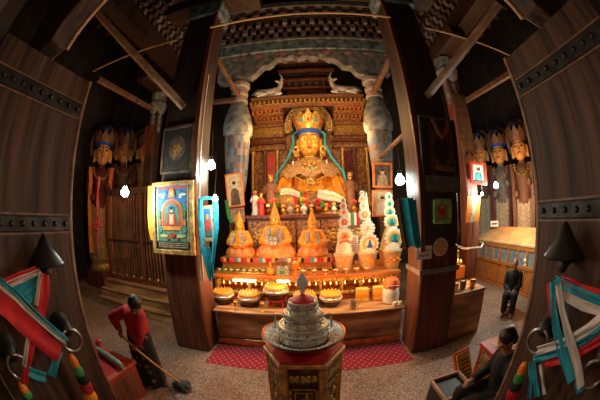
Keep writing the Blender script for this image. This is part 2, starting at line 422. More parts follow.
# outer pillars of the side aisles, with hanging cloth
def aisle_pillar(x, y, lab, wrapmat):
    t = thing('pillar', lab, 'pillar', (x, y, 0), kind='structure')
    MB().box(-.12, -.12, .12, .12, .12, 4.3).build('shaft', 'old_wood' if x < 0 else 'red_wood', t, bevel=.02)
    MB().box(-.18, -.18, 0, .18, .18, .12).build('base', 'stone_grey', t, bevel=.02)
    prof = [(.14, 3.35), (.15, 3.7), (.13, 3.75), (.18, 3.86), (.23, 4.02), (.17, 4.1), (.2, 4.28)]
    MB().lathe([(r, z) for r, z in prof], n=8).build('capital', 'grey_paint', t)
    g = [[(-.15+.3*j/6, -.135-.012*math.sin(j*2.1+i), 3.5-(.62 if x < 0 else 1.0)*i/8-(.09*(j % 2) if i == 8 else 0)) for j in range(7)] for i in range(9)]
    MB().sheet(g, .012).build('cloth_wrap', wrapmat, t)
    MB().prism([(-.8, 4.32), (.8, 4.32), (.8, 4.6), (-.8, 4.6)], -.16, .16, 'x').build('bracket', 'old_wood', t, bevel=.02)
    return t
aisle_pillar(-3.2, 4.2, 'red pillar of the left aisle with ragged hanging cloth, behind the lattice', 'red_wood')
aisle_pillar(2.62, 3.42, 'red pillar of the right aisle with grey capital, beside the red framed picture', 'brown_wood')

# pillars behind the altar: patchwork cloth on the shaft, pale padded capital
def rear_pillar(x, y, lab):
    t = thing('pillar', lab, 'pillar', (x, y, 0), kind='structure')
    MB().box(-.12, -.12, 0, .12, .12, 2.3).build('shaft', 'brown_wood', t, bevel=.02)
    MB().lathe([(.15, 2.0), (.185, 2.25), (.215, 2.6), (.235, 2.9), (.225, 3.06)], n=20).build('patchwork_cover', 'patchwork', t)
    MB().lathe([(.23, 3.02), (.27, 3.07), (.28, 3.2), (.25, 3.4), (.2, 3.56), (.15, 3.7)], n=20).build('padded_collar', 'grey_paint', t)
    MB().lathe([(.14, 3.7), (.17, 3.72), (.17, 3.78), (.14, 3.8), (.14, 3.86), (.17, 3.88), (.17, 3.94), (.15, 3.96), (.15, 4.04), (.2, 4.06), (.2, 4.14), (.17, 4.16)], n=16).build('capital', 'grey_brocade', t)
    return t
rear_pillar(-1.25, 4.22, 'rear pillar left of the big golden statue in patchwork cloth')
rear_pillar(1.33, 4.22, 'rear pillar right of the big golden statue in patchwork cloth')

# ---------------------------------------------------------------- the great painted lintel across the rear pillars
def lintel(W, lab, M, ztop=5.75, cloud=True):
    t = thing('lintel_beam', lab, 'lintel', M.to_translation(), 0, kind='structure')
    WM[t] = M.copy(); t.rotation_euler = M.to_euler()
    def zz(z): return z+.12 if z < 4.72 else 4.84+(z-4.72)*1.3
    ztop = 5.75
    if cloud:   # cloud-cut bracket board
        top = 4.72; pts = [(-W, top)]
        prof = [(-W, 4.1)]
        n = 40
        for i in range(n+1):
            x = -W+2*W*i/n; a = abs(x)
            if a > 1.02: z = 4.13+.05*math.sin(x*9)
            else: z = 4.2+.36*min(1, max(0, (1.0-a)/.55))+.045*math.sin(x*22)
            prof.append((x, z))
        pts = prof+[(W, top)]
        MB().prism([(-W, top)]+prof[1:]+[(W, top)], -.1, .1).build('cloud_bracket', 'grey_paint', t, smooth=20)
        b = MB()
        for i in range(9):
            x = -1.75+i*.44; b.prism([(x-.1, 4.64), (x+.08, 4.6), (x+.13, 4.68), (x, 4.71)], -.112, -.1)
        b.build('painted_flower', 'pink_paint', t)
    MB().box(-W, -.16, 4.725, W, .16, 4.92).build('painted_band', 'blue_paint' if cloud else 'old_wood', t)
    MB().box(-W, -.2, 4.922, W, .2, 4.97).build('bead_moulding', 'grey_paint' if cloud else 'old_wood', t)
    MB().box(-W, -.12, 4.972, W, .12, 5.56).build('core', 'black', t)
    for r, (z0, z1, y) in enumerate(((4.98, 5.1, -.2), (5.12, 5.24, -.24), (5.26, 5.38, -.28))):
        b = MB(); c = MB(); n = int(W*2/.19)
        for i in range(n):
            x = -W+.19*i+(.095 if r % 2 else 0)
            (b if (i+r) % 3 else c).box(x, y, z0, x+.1, -.1, z1)
        b.build('block_row', 'block_wood', t, bevel=.006); c.build('block_row', 'block_grey', t, bevel=.006)
    MB().box(-W, -.3, 5.4, W, .12, 5.47).build('ledge', 'old_wood', t, bevel=.008)
    b = MB(); n = int(W*2/.3)
    for i in range(n):
        x = -W+.3*i+.08; b.box(x, -.36, 5.48, x+.14, -.05, 5.62)
    b.build('rafter_end', 'block_wood', t, bevel=.006)
    MB().box(-W, -.4, 5.63, W, .1, ztop).build('cornice', 'stone_grey' if cloud else 'old_wood', t, bevel=.008)
    for o in t.children:
        for v in o.data.vertices: v.co.z = zz(v.co.z)
    return t
lintel(1.72, 'carved and painted lintel of stepped blocks above the golden statue', Matrix.Translation((0, 4.22, 0)))
lintel(2.75, 'dark carved lintel of stepped blocks along the left aisle', Matrix.Translation((-2.85, 3.3, -.12)) @ Matrix.Rotation(PI/2, 4, 'Z'), cloud=False)
lintel(2.75, 'dark carved lintel of stepped blocks along the right aisle', Matrix.Translation((2.95, 3.3, -.12)) @ Matrix.Rotation(-PI/2, 4, 'Z'), cloud=False)

# ---------------------------------------------------------------- loose poles and tie beams overhead
def pole(p0, p1, w, h, m, name, lab, cat='beam', round_=False):
    mb = MB()
    if round_: mb.tube([p0, (Vector(p0)+Vector(p1))/2+Vector((0, 0, .012)), p1], w/2, 10)
    else: mb.bar(p0, p1, w, h)
    return solo(mb, name, m, lab, cat, bevel=0 if round_ else .008)
pole(at(86, 0, .95), at(184, 107, 2.29), .065, .08, 'pole_wood', 'timber_prop', 'pale squared timber running from the left front pillar towards the doorway')
pole(at(499, 3, .95), at(427, 96, 2.21), .06, .07, 'prop_wood', 'timber_prop', 'pale squared timber running from the right front pillar towards the doorway')
pole((-1.1, 2.19, 3.93), (1.12, 2.14, 3.91), .035, .035, 'rod_wood', 'bamboo_rod', 'thin bamboo rod slung high between the two front pillars', 'rod', True)
pole((-3.5, 2.25, 4.03), (-1.62, 2.25, 3.92), .03, .03, 'rod_wood', 'hanging_rod', 'thin bamboo rod high over the left aisle', 'rod', True)
pole((1.63, 2.2, 3.88), (3.6, 2.2, 3.87), .03, .03, 'rod_wood', 'hanging_rod', 'thin bamboo rod high over the right aisle', 'rod', True)
pole((-1.24, 2.76, 3.9), (-1.17, 3.93, 3.73), .06, .07, 'brown_wood', 'tie_beam', 'slim brown tie bar from the left front pillar back to the rear pillar')
pole((1.3, 2.66, 3.8), (1.23, 3.93, 3.68), .07, .08, 'brown_wood', 'tie_beam', 'slim brown tie bar from the right front pillar back to the rear pillar')
pole(atx(98, 79, -2.85), atx(150, 108, -2.85), .07, .08, 'brown_wood', 'tie_beam', 'brown tie beam over the left aisle')
pole(atx(511, 73, 2.8), atx(456, 107, 2.8), .07, .08, 'brown_wood', 'tie_beam', 'brown tie beam over the right aisle')
pole(at(236, 100, 4.0), at(208, 103, 4.0), .07, .09, 'brown_wood', 'tie_beam', 'brown cross bar between the left rear pillar and the aisle pillar')
pole(at(380, 158, 4.0), at(408, 130, 2.9), .05, .05, 'brown_wood', 'tie_beam', 'brown slanting bar beside the right rear pillar')

# ---------------------------------------------------------------- the two door leaves, folded open into the hall
def door_leaf(sx, n):
    t = thing('door_%d' % n, ('left' if sx < 0 else 'right')+' open leaf of the heavy dark plank door', 'door', (sx*1.0, .03, 0), kind='structure')
    def bx(y0, z0, y1, z1, d0=0., d1=.065):
        a, b = sorted((sx*d0, sx*d1)); return (a, y0, z0, b, y1, z1)
    m = MB()
    for i in range(4):
        m.box(*bx(i*.1595, .03, .1593+i*.1595, 2.26))
    m.build('plank_panel', 'door_wood', t)
    MB().box(*bx(.64, .02, .662, 2.27, -.004, .07)).build('edge_stile', 'prop_wood', t, bevel=.006)
    for z0, z1 in ((1.535, 1.595), (2.06, 2.125), (.5, .57)):
        s = MB().box(*bx(.0, z0, .638, z1, -.010, -.001)); b = s.build('strap', 'door_iron', t, bevel=.003)
        q = MB()
        for k in range(10):
            y = .03+k*.064; q.ball((-sx*.010, y, (z0+z1)/2), (.014, .013, .013), 10, 6)
        q.build('stud', 'iron', b)
    m = MB()
    for z in (1.527, 1.603, 2.052, 2.133): m.box(*bx(0, z-.004, .638, z+.004, -.006, -.0005))
    m.build('beading', 'brown_wood', t)
    return t
door_leaf(-1, 1); door_leaf(1, 2)
# ---------------------------------------------------------------- tiered altar
S1 = .49
t = thing('altar_counter', 'long low brown wooden counter with rows of butter bowls on top', 'counter', (0, 2.62, 0))
MB().box(-1.1, .03, .1, 1.1, .43, S1-.03).build('body', 'altar_wood', t)
for x0, x1 in ((-1.09, -.42), (-.40, .33), (.35, 1.08)):
    MB().box(x0, .012, .12, x1, .029, S1-.045).build('panel', 'altar_wood', t, bevel=.006)
MB().box(-1.115, 0, 0, 1.115, .43, .1).build('plinth', 'brass', t, bevel=.01)
MB().box(-1.12, -.03, S1-.029, 1.115, .43, S1).build('worktop', 'altar_wood', t, bevel=.008)

# shelf with small lamps burning in its openings
S2 = .83
t = thing('lamp_shelf', 'orange gilded shelf with openings full of burning lamps behind the counter', 'shelf', (-.05, 3.06, 0))
MB().box(-1.19, .04, .0, 1.24, .30, .565).build('body', 'orange_wood', t)
MB().box(-1.2, -.005, .565, 1.25, .30, .605).build('lower_rail', 'carved_gold', t, bevel=.006)
MB().box(-1.2, -.02, .785, 1.25, .30, S2).build('top_board', 'orange_wood', t, bevel=.006)
MB().box(-1.19, .27, .606, 1.24, .30, .784).build('back_board', 'frame_orange', t)
XS = [-1.18, -.72, -.26, .2, .47, .72, 1.0, 1.225]
for x in XS:
    MB().box(x-.018, 0, .606, x+.018, .265, .784).build('post', 'carved_gold', t, bevel=.004)
MB().box(-1.19, -.012, .745, 1.24, -.001+.012, .784).build('fascia', 'carved_gold', t, bevel=.004)
def butter_cup(lab, grp, s=1.):
    t = thing('butter_lamp', lab, 'butter lamp', (0, 0, 0), 0, grp)
    MB().lathe([(.022*s, 0), (.024*s, .005*s), (.008*s, .014*s), (.008*s, .026*s), (.026*s, .036*s), (.034*s, .06*s), (.031*s, .06*s), (.028*s, .052*s)], n=16).build('cup', 'brass', t)
    MB().lathe([(.001, .0525*s), (.0275*s, .0525*s), (.0275*s, .056*s), (.001, .056*s)], n=16).build('butter', 'butter', t)
    MB().lathe([(.001, .0565*s), (.006*s, .066*s), (.0075*s, .074*s), (.003*s, .088*s), (.0005, .1*s)], n=10).build('flame', 'flame', t)
    return t
cup0 = butter_cup('small brass butter lamp burning inside the openings of the gilded shelf', 'lamps burning inside the shelf', 1.0)
first = True
for a, b in zip(XS[:-1], XS[1:]):
    n = max(2, int((b-a)/.085))
    for i in range(n):
        o = cup0 if first else copy_tree(cup0); first = False
        put(o, (-.05+a+.056+(b-a-.112)*i/(n-1), 3.2, .6065))
for px, py, w in ((244, 281, .3), (283, 281, .16)):
    p = at(px, py, 3.03); p.z = .76
    solo(MB().tube([(p.x-w/2, 3.033, p.z), (p.x+w/2, 3.033, p.z)], .013, 10), 'strip_light', 'tube_glow', 'short white strip light on the gilded shelf, '+('behind the two leftmost butter bowls' if px < 260 else 'under the small glass case'), 'light')

# dais for the three yellow-hatted statues
S3 = 1.0
MB().box(.42, .301, S2-.045, 1.25, .86, S2).build('rear_ledge', 'orange_wood', bpy.data.objects['lamp_shelf'])
t = thing('statue_dais', 'orange stepped dais with a striped brocade edge under three seated statues', 'dais', (-.47, 3.38, S2+.002))
MB().box(-.78, .02, .0, .79, .36, S3-S2-.05).build('body', 'orange_wood', t, bevel=.005)
MB().box(-.79, 0, 0, .80, .36, .03).build('lower_moulding', 'carved_gold', t, bevel=.004)
MB().box(-.8, -.005, S3-S2-.049, .81, .36, S3-S2-.002).build('top_board', 'carved_gold', t, bevel=.004)
cs = ['scarf_red', 'white_cloth', 'teal_cloth', 'flower_red', 'black_cloth', 'yellow_silk']
by = {}
for i in range(36):
    x = -.79+i*.0445; MB().box(x, -.012, S3-S2-.06, x+.038, -.006, S3-S2).build('brocade_tab', cs[(i*5+i//4) % 6], t)

# carved chest behind the statues
S4 = 1.6
t = thing('altar_chest', 'tall carved brown chest behind the three yellow-hatted statues', 'chest', (0, 3.95, 0))
MB().box(-1.0, .03, 0, 1.0, .38, S4-.06).build('body', 'brown_wood', t)
for i in range(5):
    x = -.98+i*.395; p = MB().box(x, .008, 1.0, x+.375, .029, S4-.1).build('carved_panel', 'carved_brown', t, bevel=.01)
    b = MB().ball((x+.19, .004, 1.24), (.09, .012, .07), 14, 8)
    for k in range(8):
        a = k*PI/4; b.ball((x+.19+.11*math.cos(a), .006, 1.24+.1*math.sin(a)), (.03, .01, .03), 8, 6)
    b.build('carved_flower', 'carved_gold', p)
MB().box(-1.02, -.01, S4-.058, 1.02, .38, S4).build('top_board', 'red_wood', t, bevel=.006)

# ---------------------------------------------------------------- butter bowls along the counter
def butter_bowl(lab, p, r, stand=False):
    t = thing('butter_bowl', lab, 'bowl', p, 0, 'big butter bowls on the counter')
    z = 0
    if stand:
        for k in range(4):
            a = PI/4+k*PI/2; MB().bar((r*.8*math.cos(a), r*.8*math.sin(a), .006), (r*.62*math.cos(a), r*.62*math.sin(a), .09), .022, .022).build('leg', 'red_lacquer', t)
        MB().lathe([(r*.85, .085), (r*.9, .1), (r*.6, .101)], n=24).build('stand_top', 'red_lacquer', t); z = .102
    MB().lathe([(r*.72, z), (r*.78, z+.012), (r*.88, z+.04), (r*.93, z+.075)], n=28).build('bowl', 'lacquer_dark', t)
    b = MB().lathe([(r*.94, z+.0755), (r, z+.085), (r*1.01, z+.125), (r*.985, z+.135), (r*.95, z+.13)], n=28).build('silver_rim', 'silver', t)
    MB().lathe([(r*1.004, z+.096), (r*1.05, z+.101), (r*1.05, z+.11), (r*1.004, z+.115)], n=28).build('raised_band', 'silver', b)
    MB().lathe([(r*.96, z+.136), (r*.97, z+.15), (r*.9, z+.163), (r*.4, z+.168), (.001, z+.168)], n=28).build('butter', 'butter', t)
    n = max(6, int(r*110))
    for k in range(n):
        a = 2*PI*k/n; x, y = r*.78*math.cos(a), r*.78*math.sin(a)
        MB().tube([(x, y, z+.164), (x*.985, y*.985, z+.186)], [.008, .004], 8).build('wick', 'wax', t)
    return t
BB = [(222, 297, .14, 0, 'butter bowl with dark base at the left end of the counter'),
      (248.5, 299, .14, 0, 'butter bowl between the leftmost bowl and the one on a red stand'),
      (276, 298, .15, 1, 'largest butter bowl raised on a red stand'),
      (304.5, 300, .14, 0, 'butter bowl directly behind the silver mandala tower'),
      (331, 300, .135, 0, 'rightmost butter bowl on the counter, beside the small grey mug')]
for px, py, r, st, lab in BB:
    x = at(px, py, 2.84).x
    butter_bowl(lab, (x, 2.89 if px < 230 else 2.875, S1+.002), r, st)
# little brass cups between the bowls
for px, lab in ((235, 'narrow brass goblet between the two leftmost butter bowls'), (262, 'narrow brass goblet left of the butter bowl on the red stand'), (289.5, 'narrow brass goblet right of the butter bowl on the red stand')):
    x = at(px, 300, 2.66).x
    t = thing('goblet', lab, 'goblet', (x, 2.655, S1+.002), 0, 'brass goblets on the counter')
    MB().lathe([(.02, 0), (.022, .006), (.008, .02), (.008, .05), (.022, .065), (.026, .1)], n=14).build('bowl', 'brass', t)
    MB().lathe([(.001, .1005), (.0255, .1005), (.02, .112), (.001, .116)], n=14).build('butter', 'butter', t)
p = at(353, 303, 2.7)
t = thing('metal_mug', 'small dented grey metal mug beside the rightmost butter bowl', 'mug', (p.x, 2.70, S1+.002))
MB().lathe([(.036, 0), (.039, .01), (.04, .1), (.043, .105), (.038, .104), (.036, .02), (.001, .018)], n=20).build('body', 'dark_silver', t)
MB().tube([(.038, 0, .085), (.068, 0, .08), (.07, 0, .04), (.038, 0, .025)], .005, 8).build('handle', 'dark_silver', t)
# cartons of butter
for i, (px, w, h) in enumerate(((362, .155, .17), (378.5, .155, .175))):
    p = at(px, 297, 2.95)
    t = thing('butter_carton', 'golden wrapped carton behind the grey mug, '+('left of the pair' if i == 0 else 'next to the white plastic jar'), 'carton', (p.x, 2.95, S1+.002), .0, 'golden cartons')
    MB().box(-w/2, -.05, 0, w/2, .05, h).build('box', 'yellow_paper', t, bevel=.006)
    MB().box(-w/2-.002, -.052, h*.38, w/2+.002, .052, h*.6).build('label_band', 'butter', t)
# white jar with an orange cover
p = at(391, 300, 2.78)
t = thing('plastic_jar', 'large translucent white plastic jar with a crumpled orange cover', 'jar', (p.x, 2.80, S1+.002))
MB().lathe([(.085, 0), (.1, .012), (.105, .12), (.098, .17), (.07, .2), (.066, .235)], n=24).build('body', 'plastic_white', t)
b = MB().lathe([(.08, .19), (.1, .205), (.105, .25), (.09, .3), (.05, .318), (.001, .32)], n=18)
for v in b.v: v *= 1; v.x += .008*math.sin(v.z*60+v.y*40); v.y += .008*math.cos(v.z*50+v.x*60)
b.build('cover', 'plastic_orange', t)
MB().tube([(-.1, -.02, .2), (-.06, -.11, .245), (.05, -.11, .24), (.1, -.02, .21)], .005, 6).build('string', 'white_cloth', t)
for i, (px, py, r) in enumerate(((405, 300, .028), (408, 293, .03))):
    p = at(px, py, 2.80)
    solo(MB().lathe([(.012, 0), (r, .006), (r, .035), (r*.7, .055), (.001, .06)], (1.065-.068*i, 2.635, S1+.0025), 14), 'wax_cake', 'wax', 'little cream wax cake by the right end of the counter, '+('in front' if i == 0 else 'just behind the other one'), 'wax cake', group='wax cakes')

# ---------------------------------------------------------------- things on the lamp shelf
z2 = S2+.002
t = thing('offering_trough', 'long narrow tray of green sprouts and cups on the left of the gilded shelf', 'tray', (-.9, 3.16, z2))
MB().box(-.36, -.05, 0, .36, .05, .02).build('tray', 'brass', t, bevel=.004)
g = MB()
for i in range(260):
    x, y = R.uniform(-.35, .35), R.uniform(-.045, .045); h = R.uniform(.012, .028)
    g.add([(x-.006, y, .02), (x+.006, y, .02), (x+R.uniform(-.012, .012), y+R.uniform(-.01, .01), .02+h)], [(0, 1, 2)])
o = g.build('sprouts', 'leaf_green', t); o['kind'] = 'stuff'
for i in range(8):
    x = -.31+i*.088; MB().lathe([(.012, .0205), (.024, .04), (.026, .05), (.001, .052)], (x, .0, 0), 12).build('cup', 'wax', t)
p = at(271, 271, 3.15)
t = thing('flower_cup', 'round yellow pot with a bud-shaped lid left of the small glass case', 'pot', (p.x, 3.12, z2))
MB().lathe([(.03, 0), (.05, .02), (.055, .05), (.04, .08), (.02, .09)], n=18).build('pot', 'butter', t)
MB().lathe([(.021, .0905), (.022, .1), (.012, .13), (.016, .15), (.001, .175)], n=14).build('lid', 'orange_silk', t)
p = at(282.5, 268, 3.13)
t = thing('glass_case', 'small upright glass case with a pale figure inside on the gilded shelf', 'case', (p.x, 3.13, z2))
MB().box(-.085, -.05, 0, .085, .05, .012).build('base', 'dark_silver', t)
MB().arc((0, 0, .12), .085, .014, .09, 0, PI, 20).box(-.092, -.045, .012, -.078, .045, .12).box(.078, -.045, .012, .092, .045, .12).build('frame', 'stone_grey', t)
MB().box(-.0775, -.04, .013, .0775, -.037, .118).build('glass', 'glass_plate', t)
MB().lathe([(.045, .013), (.05, .04), (.03, .08), (.035, .1), (.018, .12), (.026, .135), (.022, .16), (.001, .175)], n=16).build('figure', 'leaf_green', t)
p = at(295.5, 268, 3.13)
t = thing('goblet', 'tall orange goblet right of the small glass case', 'goblet', (p.x, 3.13, z2))
MB().lathe([(.04, 0), (.04, .01), (.014, .03), (.014, .07), (.038, .1), (.044, .15)], n=18).build('bowl', 'frame_orange', t)
MB().lathe([(.001, .1505), (.043, .1505), (.03, .17), (.001, .178)], n=18).build('offering', 'butter', t)
def off_bowl(lab, p, s=1.):
    t = thing('offering_bowl', lab, 'bowl', p, 0, 'small offering bowls on the gilded shelf')
    MB().lathe([(.02*s, 0), (.024*s, .006*s), (.02*s, .012*s), (.038*s, .035*s), (.047*s, .055*s), (.043*s, .055*s), (.03*s, .03*s), (.001, .028*s)], n=18).build('bowl', 'brass', t)
    MB().lathe([(.001, .045*s), (.0395*s, .045*s), (.02*s, .062*s), (.001, .066*s)], n=14).build('rice', 'wax', t)
    return t
ob = off_bowl('small brass bowl of rice in the row in front of the tall white butter sculptures', (0, 0, 0))
for i, px in enumerate((303.5, 314, 325, 336, 346, 356.5, 366.5)):
    o = ob if i == 0 else copy_tree(ob)
    put(o, (at(px, 270, 3.1).x, 3.10, z2))

# ---------------------------------------------------------------- butter sculptures (tormas) in clay pots
def disc(mbr, c, r, th): mbr.tube([(c[0], c[1], c[2]), (c[0], c[1]-th, c[2])], r, 24)
def torma(lab, px, potpy, discs, mats3, r_pot, fancy=False, Y=3.26):
    x = at(px, potpy, Y).x; t = thing('butter_sculpture', lab, 'butter sculpture', (x, Y, z2), 0, 'tall butter sculptures in pots')
    h = r_pot*1.75
    pot = MB().lathe([(r_pot*.62, 0), (r_pot*.68, .01), (r_pot*.98, h-.03), (r_pot*1.04, h-.02), (r_pot*1.04, h), (r_pot*.9, h)], n=28).build('pot', 'clay_pot', t)
    m = MB(); m.obox((0, -r_pot*.86, h*.5), (.022, .012, h*.62), (.18, 0, 0)); m.obox((0, -r_pot*.86, h*.55), (r_pot*1.0, .012, .02), (.18, 0, 0))
    if fancy:
        for k in range(-2, 3): m.ball((k*r_pot*.3, -r_pot*.9+abs(k)*.014, h*(.45+.12*(k % 2))), (.022, .01, .018), 10, 6)
    m.build('painted_mark', 'torma_orange', pot)
    top = at(px, discs[-1][1], Y).z-z2
    MB().lathe([(r_pot*.86, h+.001), (r_pot*.8, h+.06), (.03, top*.8), (.012, top), (.001, top+.03)], n=18).build('cone', 'torma_white', t)
    for i, (dx, dy, rp) in enumerate(discs):
        q = at(dx, dy, Y); r = rp*Y/250*1.02
        lx, lz = q.x-x, q.z-z2
        rad = r_pot*.86*max(.12, 1-(lz-h)/(top*.95-h)) if lz > h else r_pot*.8
        y0 = -max(.02, rad*.72); th = .022
        d = MB(); disc(d, (lx, y0, lz), r, th)
        for k in range(14):
            a = 2*PI*k/14; d.ball((lx+r*math.cos(a), y0-th/2, lz+r*math.sin(a)), (r*.2, th*.5, r*.2), 8, 6)
        D = d.build('disc', 'torma_white', t)
        if fancy or i == 0 and len(mats3) > 2:
            e = MB(); disc(e, (lx, y0-th-.0005, lz), r*.8, .006); e.build('inlay', mats3[0], D)
            e = MB(); disc(e, (lx, y0-th-.007, lz-r*.05), r*.58, .006); e.build('inlay', mats3[1], D)
            e = MB()                                         # small seated deity in relief
            e.ball((lx, y0-th-.016, lz-r*.28), (r*.38, .008, r*.16)).ball((lx, y0-th-.016, lz), (r*.2, .01, r*.28)).ball((lx, y0-th-.016, lz+r*.34), (r*.12, .01, r*.13))
            e.build('relief', mats3[2] if len(mats3) > 2 else 'torma_orange', D)
        else:
            e = MB()
            for k in range(6):
                a = 2*PI*k/6; e.ball((lx+r*.42*math.cos(a), y0-th-.003, lz+r*.42*math.sin(a)), (r*.24, .006, r*.24), 8, 6)
            e.build('petal', mats3[i % 2], D)
            e = MB(); disc(e, (lx, y0-th-.006, lz), r*.2, .008); e.build('centre', mats3[(i+1) % 2], D)
    return t
t1 = torma('butter sculpture with a red lotus petal front, leftmost of the row in clay pots', 344, 255, [(344.5, 236, 7.0), (344, 222, 5.2), (343.5, 212.5, 4.2), (343, 206, 3.2), (343, 201, 2.4)], ['torma_orange', 'torma_red'], .135)
m = MB()
for k in range(5):
    a = -.9+k*.45; m.ball((.07*math.sin(a), -.135, .38+.03*math.cos(a)), (.03, .012, .014), 10, 6, (0, a, 0))
m.build('lotus', 'torma_red', t1)
torma('butter sculpture with a blue figure on its large lowest disc, second in the row', 367.5, 254, [(368, 243, 8.6), (366.5, 228, 6.8), (364, 214.5, 5.4), (363, 206, 4.0), (362, 199, 3.2), (361.5, 193.5, 2.3)], ['torma_orange', 'torma_white', 'torma_blue'], .14)
torma('butter sculpture with two dark blue deity discs, nearest the teal scarf', 391.5, 251, [(392.5, 237.5, 9.0), (390.5, 221.5, 7.2), (389, 212, 5.4), (388.5, 203.5, 4.4), (388, 196.5, 3.4)], ['torma_orange', 'torma_green', 'torma_blue'], .145, True)
p = at(411, 255, 3.32)
t = thing('butter_sculpture', 'plain cream cone in a clay pot half hidden behind the right pillar and teal scarf', 'butter sculpture', (1.13, 3.52, z2), 0, 'tall butter sculptures in pots')
MB().lathe([(.07, 0), (.11, .2), (.115, .22), (.1, .22)], n=24).build('pot', 'clay_pot', t)
MB().lathe([(.095, .221), (.08, .3), (.02, .5), (.001, .54)], n=18).build('cone', 'torma_white', t)
# notice card between the sculptures
p = at(355.5, 233, 3.42)
t = thing('notice_card', 'white printed card with red lines between the two leftmost butter sculptures', 'card', (p.x, 3.62, z2))
MB().obox((0, 0, .3), (.15, .006, .27), (-.08, 0, 0)).build('card', 'paper', t)
m = MB()
for k in range(6): m.obox((0, -.006-(.24-.035*k)*.08+.012, .22+.032*k), (.11, .003, .008), (-.08, 0, 0))
m.build('lettering', 'torma_red', t)
MB().box(-.012, .01, 0, .012, .03, .33).build('stand', 'brown_wood', t)

# ---------------------------------------------------------------- three seated statues in orange robes and pointed yellow hats
def lama(lab, px, s, hh, wide, plaque=False):
    x = at(px, 240, 3.56).x
    t = thing('lama_statue', lab, 'statue', (x, 3.56, S3+.003), 0, 'seated statues with yellow hats')
    def L(prof, sy=.72, dy=0, n=28): return MB().lathe([(r*s, z*s) for r, z in prof], (0, dy*s, 0), n, sy)
    # robe spread in the lap with folds
    m = L([(.29*wide, 0), (.3*wide, .04), (.28*wide, .1), (.22*wide, .16), (.15, .2), (.05, .22)], .6)
    for v in m.v:
        a = math.atan2(v.y, v.x); k = 1+.035*math.sin(a*16)*max(0, 1-v.z/(.2*s)); v.x *= k; v.y *= k
    m.build('lap_robe', 'peach_silk', t, smooth=60)
    b = MB()
    b.cap((0, 0, .16*s), (0, 0, .36*s), .13*s, .12*s); b.cap((0, 0, .36*s), (0, 0, .47*s), .05*s, .045*s)
    for sx in (-1, 1):
        b.chain([(sx*.12*s, 0, .38*s), (sx*.185*s, -.03*s, .24*s), (sx*.05*s, -.15*s, .2*s)], [.06*s, .06*s, .04*s])
        b.ball((sx*.035*s, -.165*s, .2*s), (.04*s, .03*s, .025*s))
    b.build('body', 'orange_silk', t, remesh=.012*s, smth=3)
    m = L([(.205, .14), (.215, .22), (.2, .3), (.155, .39), (.09, .435), (.052, .455)], .66, .02)
    for v in m.v:
        if v.y < -.03*s: v.y += .045*s
    m.build('shawl', 'yellow_silk', t, smooth=60)
    hd = MB().ball((0, -.012*s, .505*s), (.058*s, .062*s, .072*s)); 
    hd.ball((0, -.07*s, .5*s), (.01*s, .016*s, .014*s)); hd.cap((0, 0, .43*s), (0, -.01*s, .48*s), .04*s)
    for sx in (-1, 1): hd.ball((sx*.06*s, 0, .5*s), (.01*s, .018*s, .032*s))
    H = hd.build('head', 'gold_face', t, remesh=.006*s, smth=2)
    for sx in (-1, 1): MB().ball((sx*.024*s, -.066*s, .52*s), (.011*s, .005*s, .005*s), 8, 6).build('eye', 'black', H)
    MB().ball((0, -.068*s, .473*s), (.015*s, .006*s, .005*s), 8, 6).build('mouth', 'lips', H)
    hp = MB().lathe([(.07*s, .535*s), (.074*s, .56*s), (.058*s, .62*s), (.03*s, hh-.1*s), (.008*s, hh-.01), (.001, hh)], (0, 0, 0), 20)
    hat = hp.build('pointed_hat', 'yellow_silk', t)
    for sx in (-1, 1):
        g = [[(sx*(.062+.006*i)*s+.0, (-.02+.05*j)*s, (.55-.035*i)*s) for j in range(2)] for i in range(6)]
        MB().sheet(g, .006*s).build('ear_flap', 'yellow_silk', hat)
    for sx in (-1, 1):
        g = [[(sx*(.05+.04*j+.006*i)*s, (-.1-.013*i-(.02 if i > 2 else 0))*s, (.41-.04*i)*s) for j in range(2)] for i in range(6)]
        MB().sheet(g, .008*s).build('lappet', 'grey_brocade', t)
    if plaque:
        P = MB().obox((0, -.2*s, .25*s), (.125*s, .015*s, .145*s)).build('plaque', 'stone_grey', t, bevel=.003)
        q = MB()
        for i in range(2):
            for j in range(2): q.obox(((-.028+.056*i)*s, -.209*s, (.215+.065*j)*s), (.042*s, .004*s, .05*s))
        q.build('plaque_relief', 'dark_silver', P)
    return t
lama('small statue in orange robe and pointed yellow hat, left end of the dais', 240, .86, .66, .88)
lama('largest seated statue in pointed yellow hat, holding a grey plaque', 275.5, 1.0, .8, .98, True)
lama('small statue in orange robe and pointed yellow hat, next to the butter sculptures', 312.5, .86, .68, .86)
# ---------------------------------------------------------------- the big golden statue
BX, BY, BZ = .05, 4.95, 1.69
t = thing('carved_throne', 'carved wooden throne block under the big golden statue', 'throne', (BX, BY, 0))
MB().box(-.85, -.43, 0, .85, .3, BZ-.1).build('body', 'carved_brown', t, bevel=.02)
MB().box(-.9, -.46, BZ-.099, .9, .3, BZ-.06).build('moulding', 'carved_gold', t, bevel=.01)
m = MB()
for i in range(15):
    x = -.84+i*.12; m.ball((x, -.44, BZ-.04), (.055, .03, .036), 10, 6)
m.box(-.86, -.42, BZ-.0595, .86, .29, BZ-.008).build('lotus_row', 'carved_gold', t)

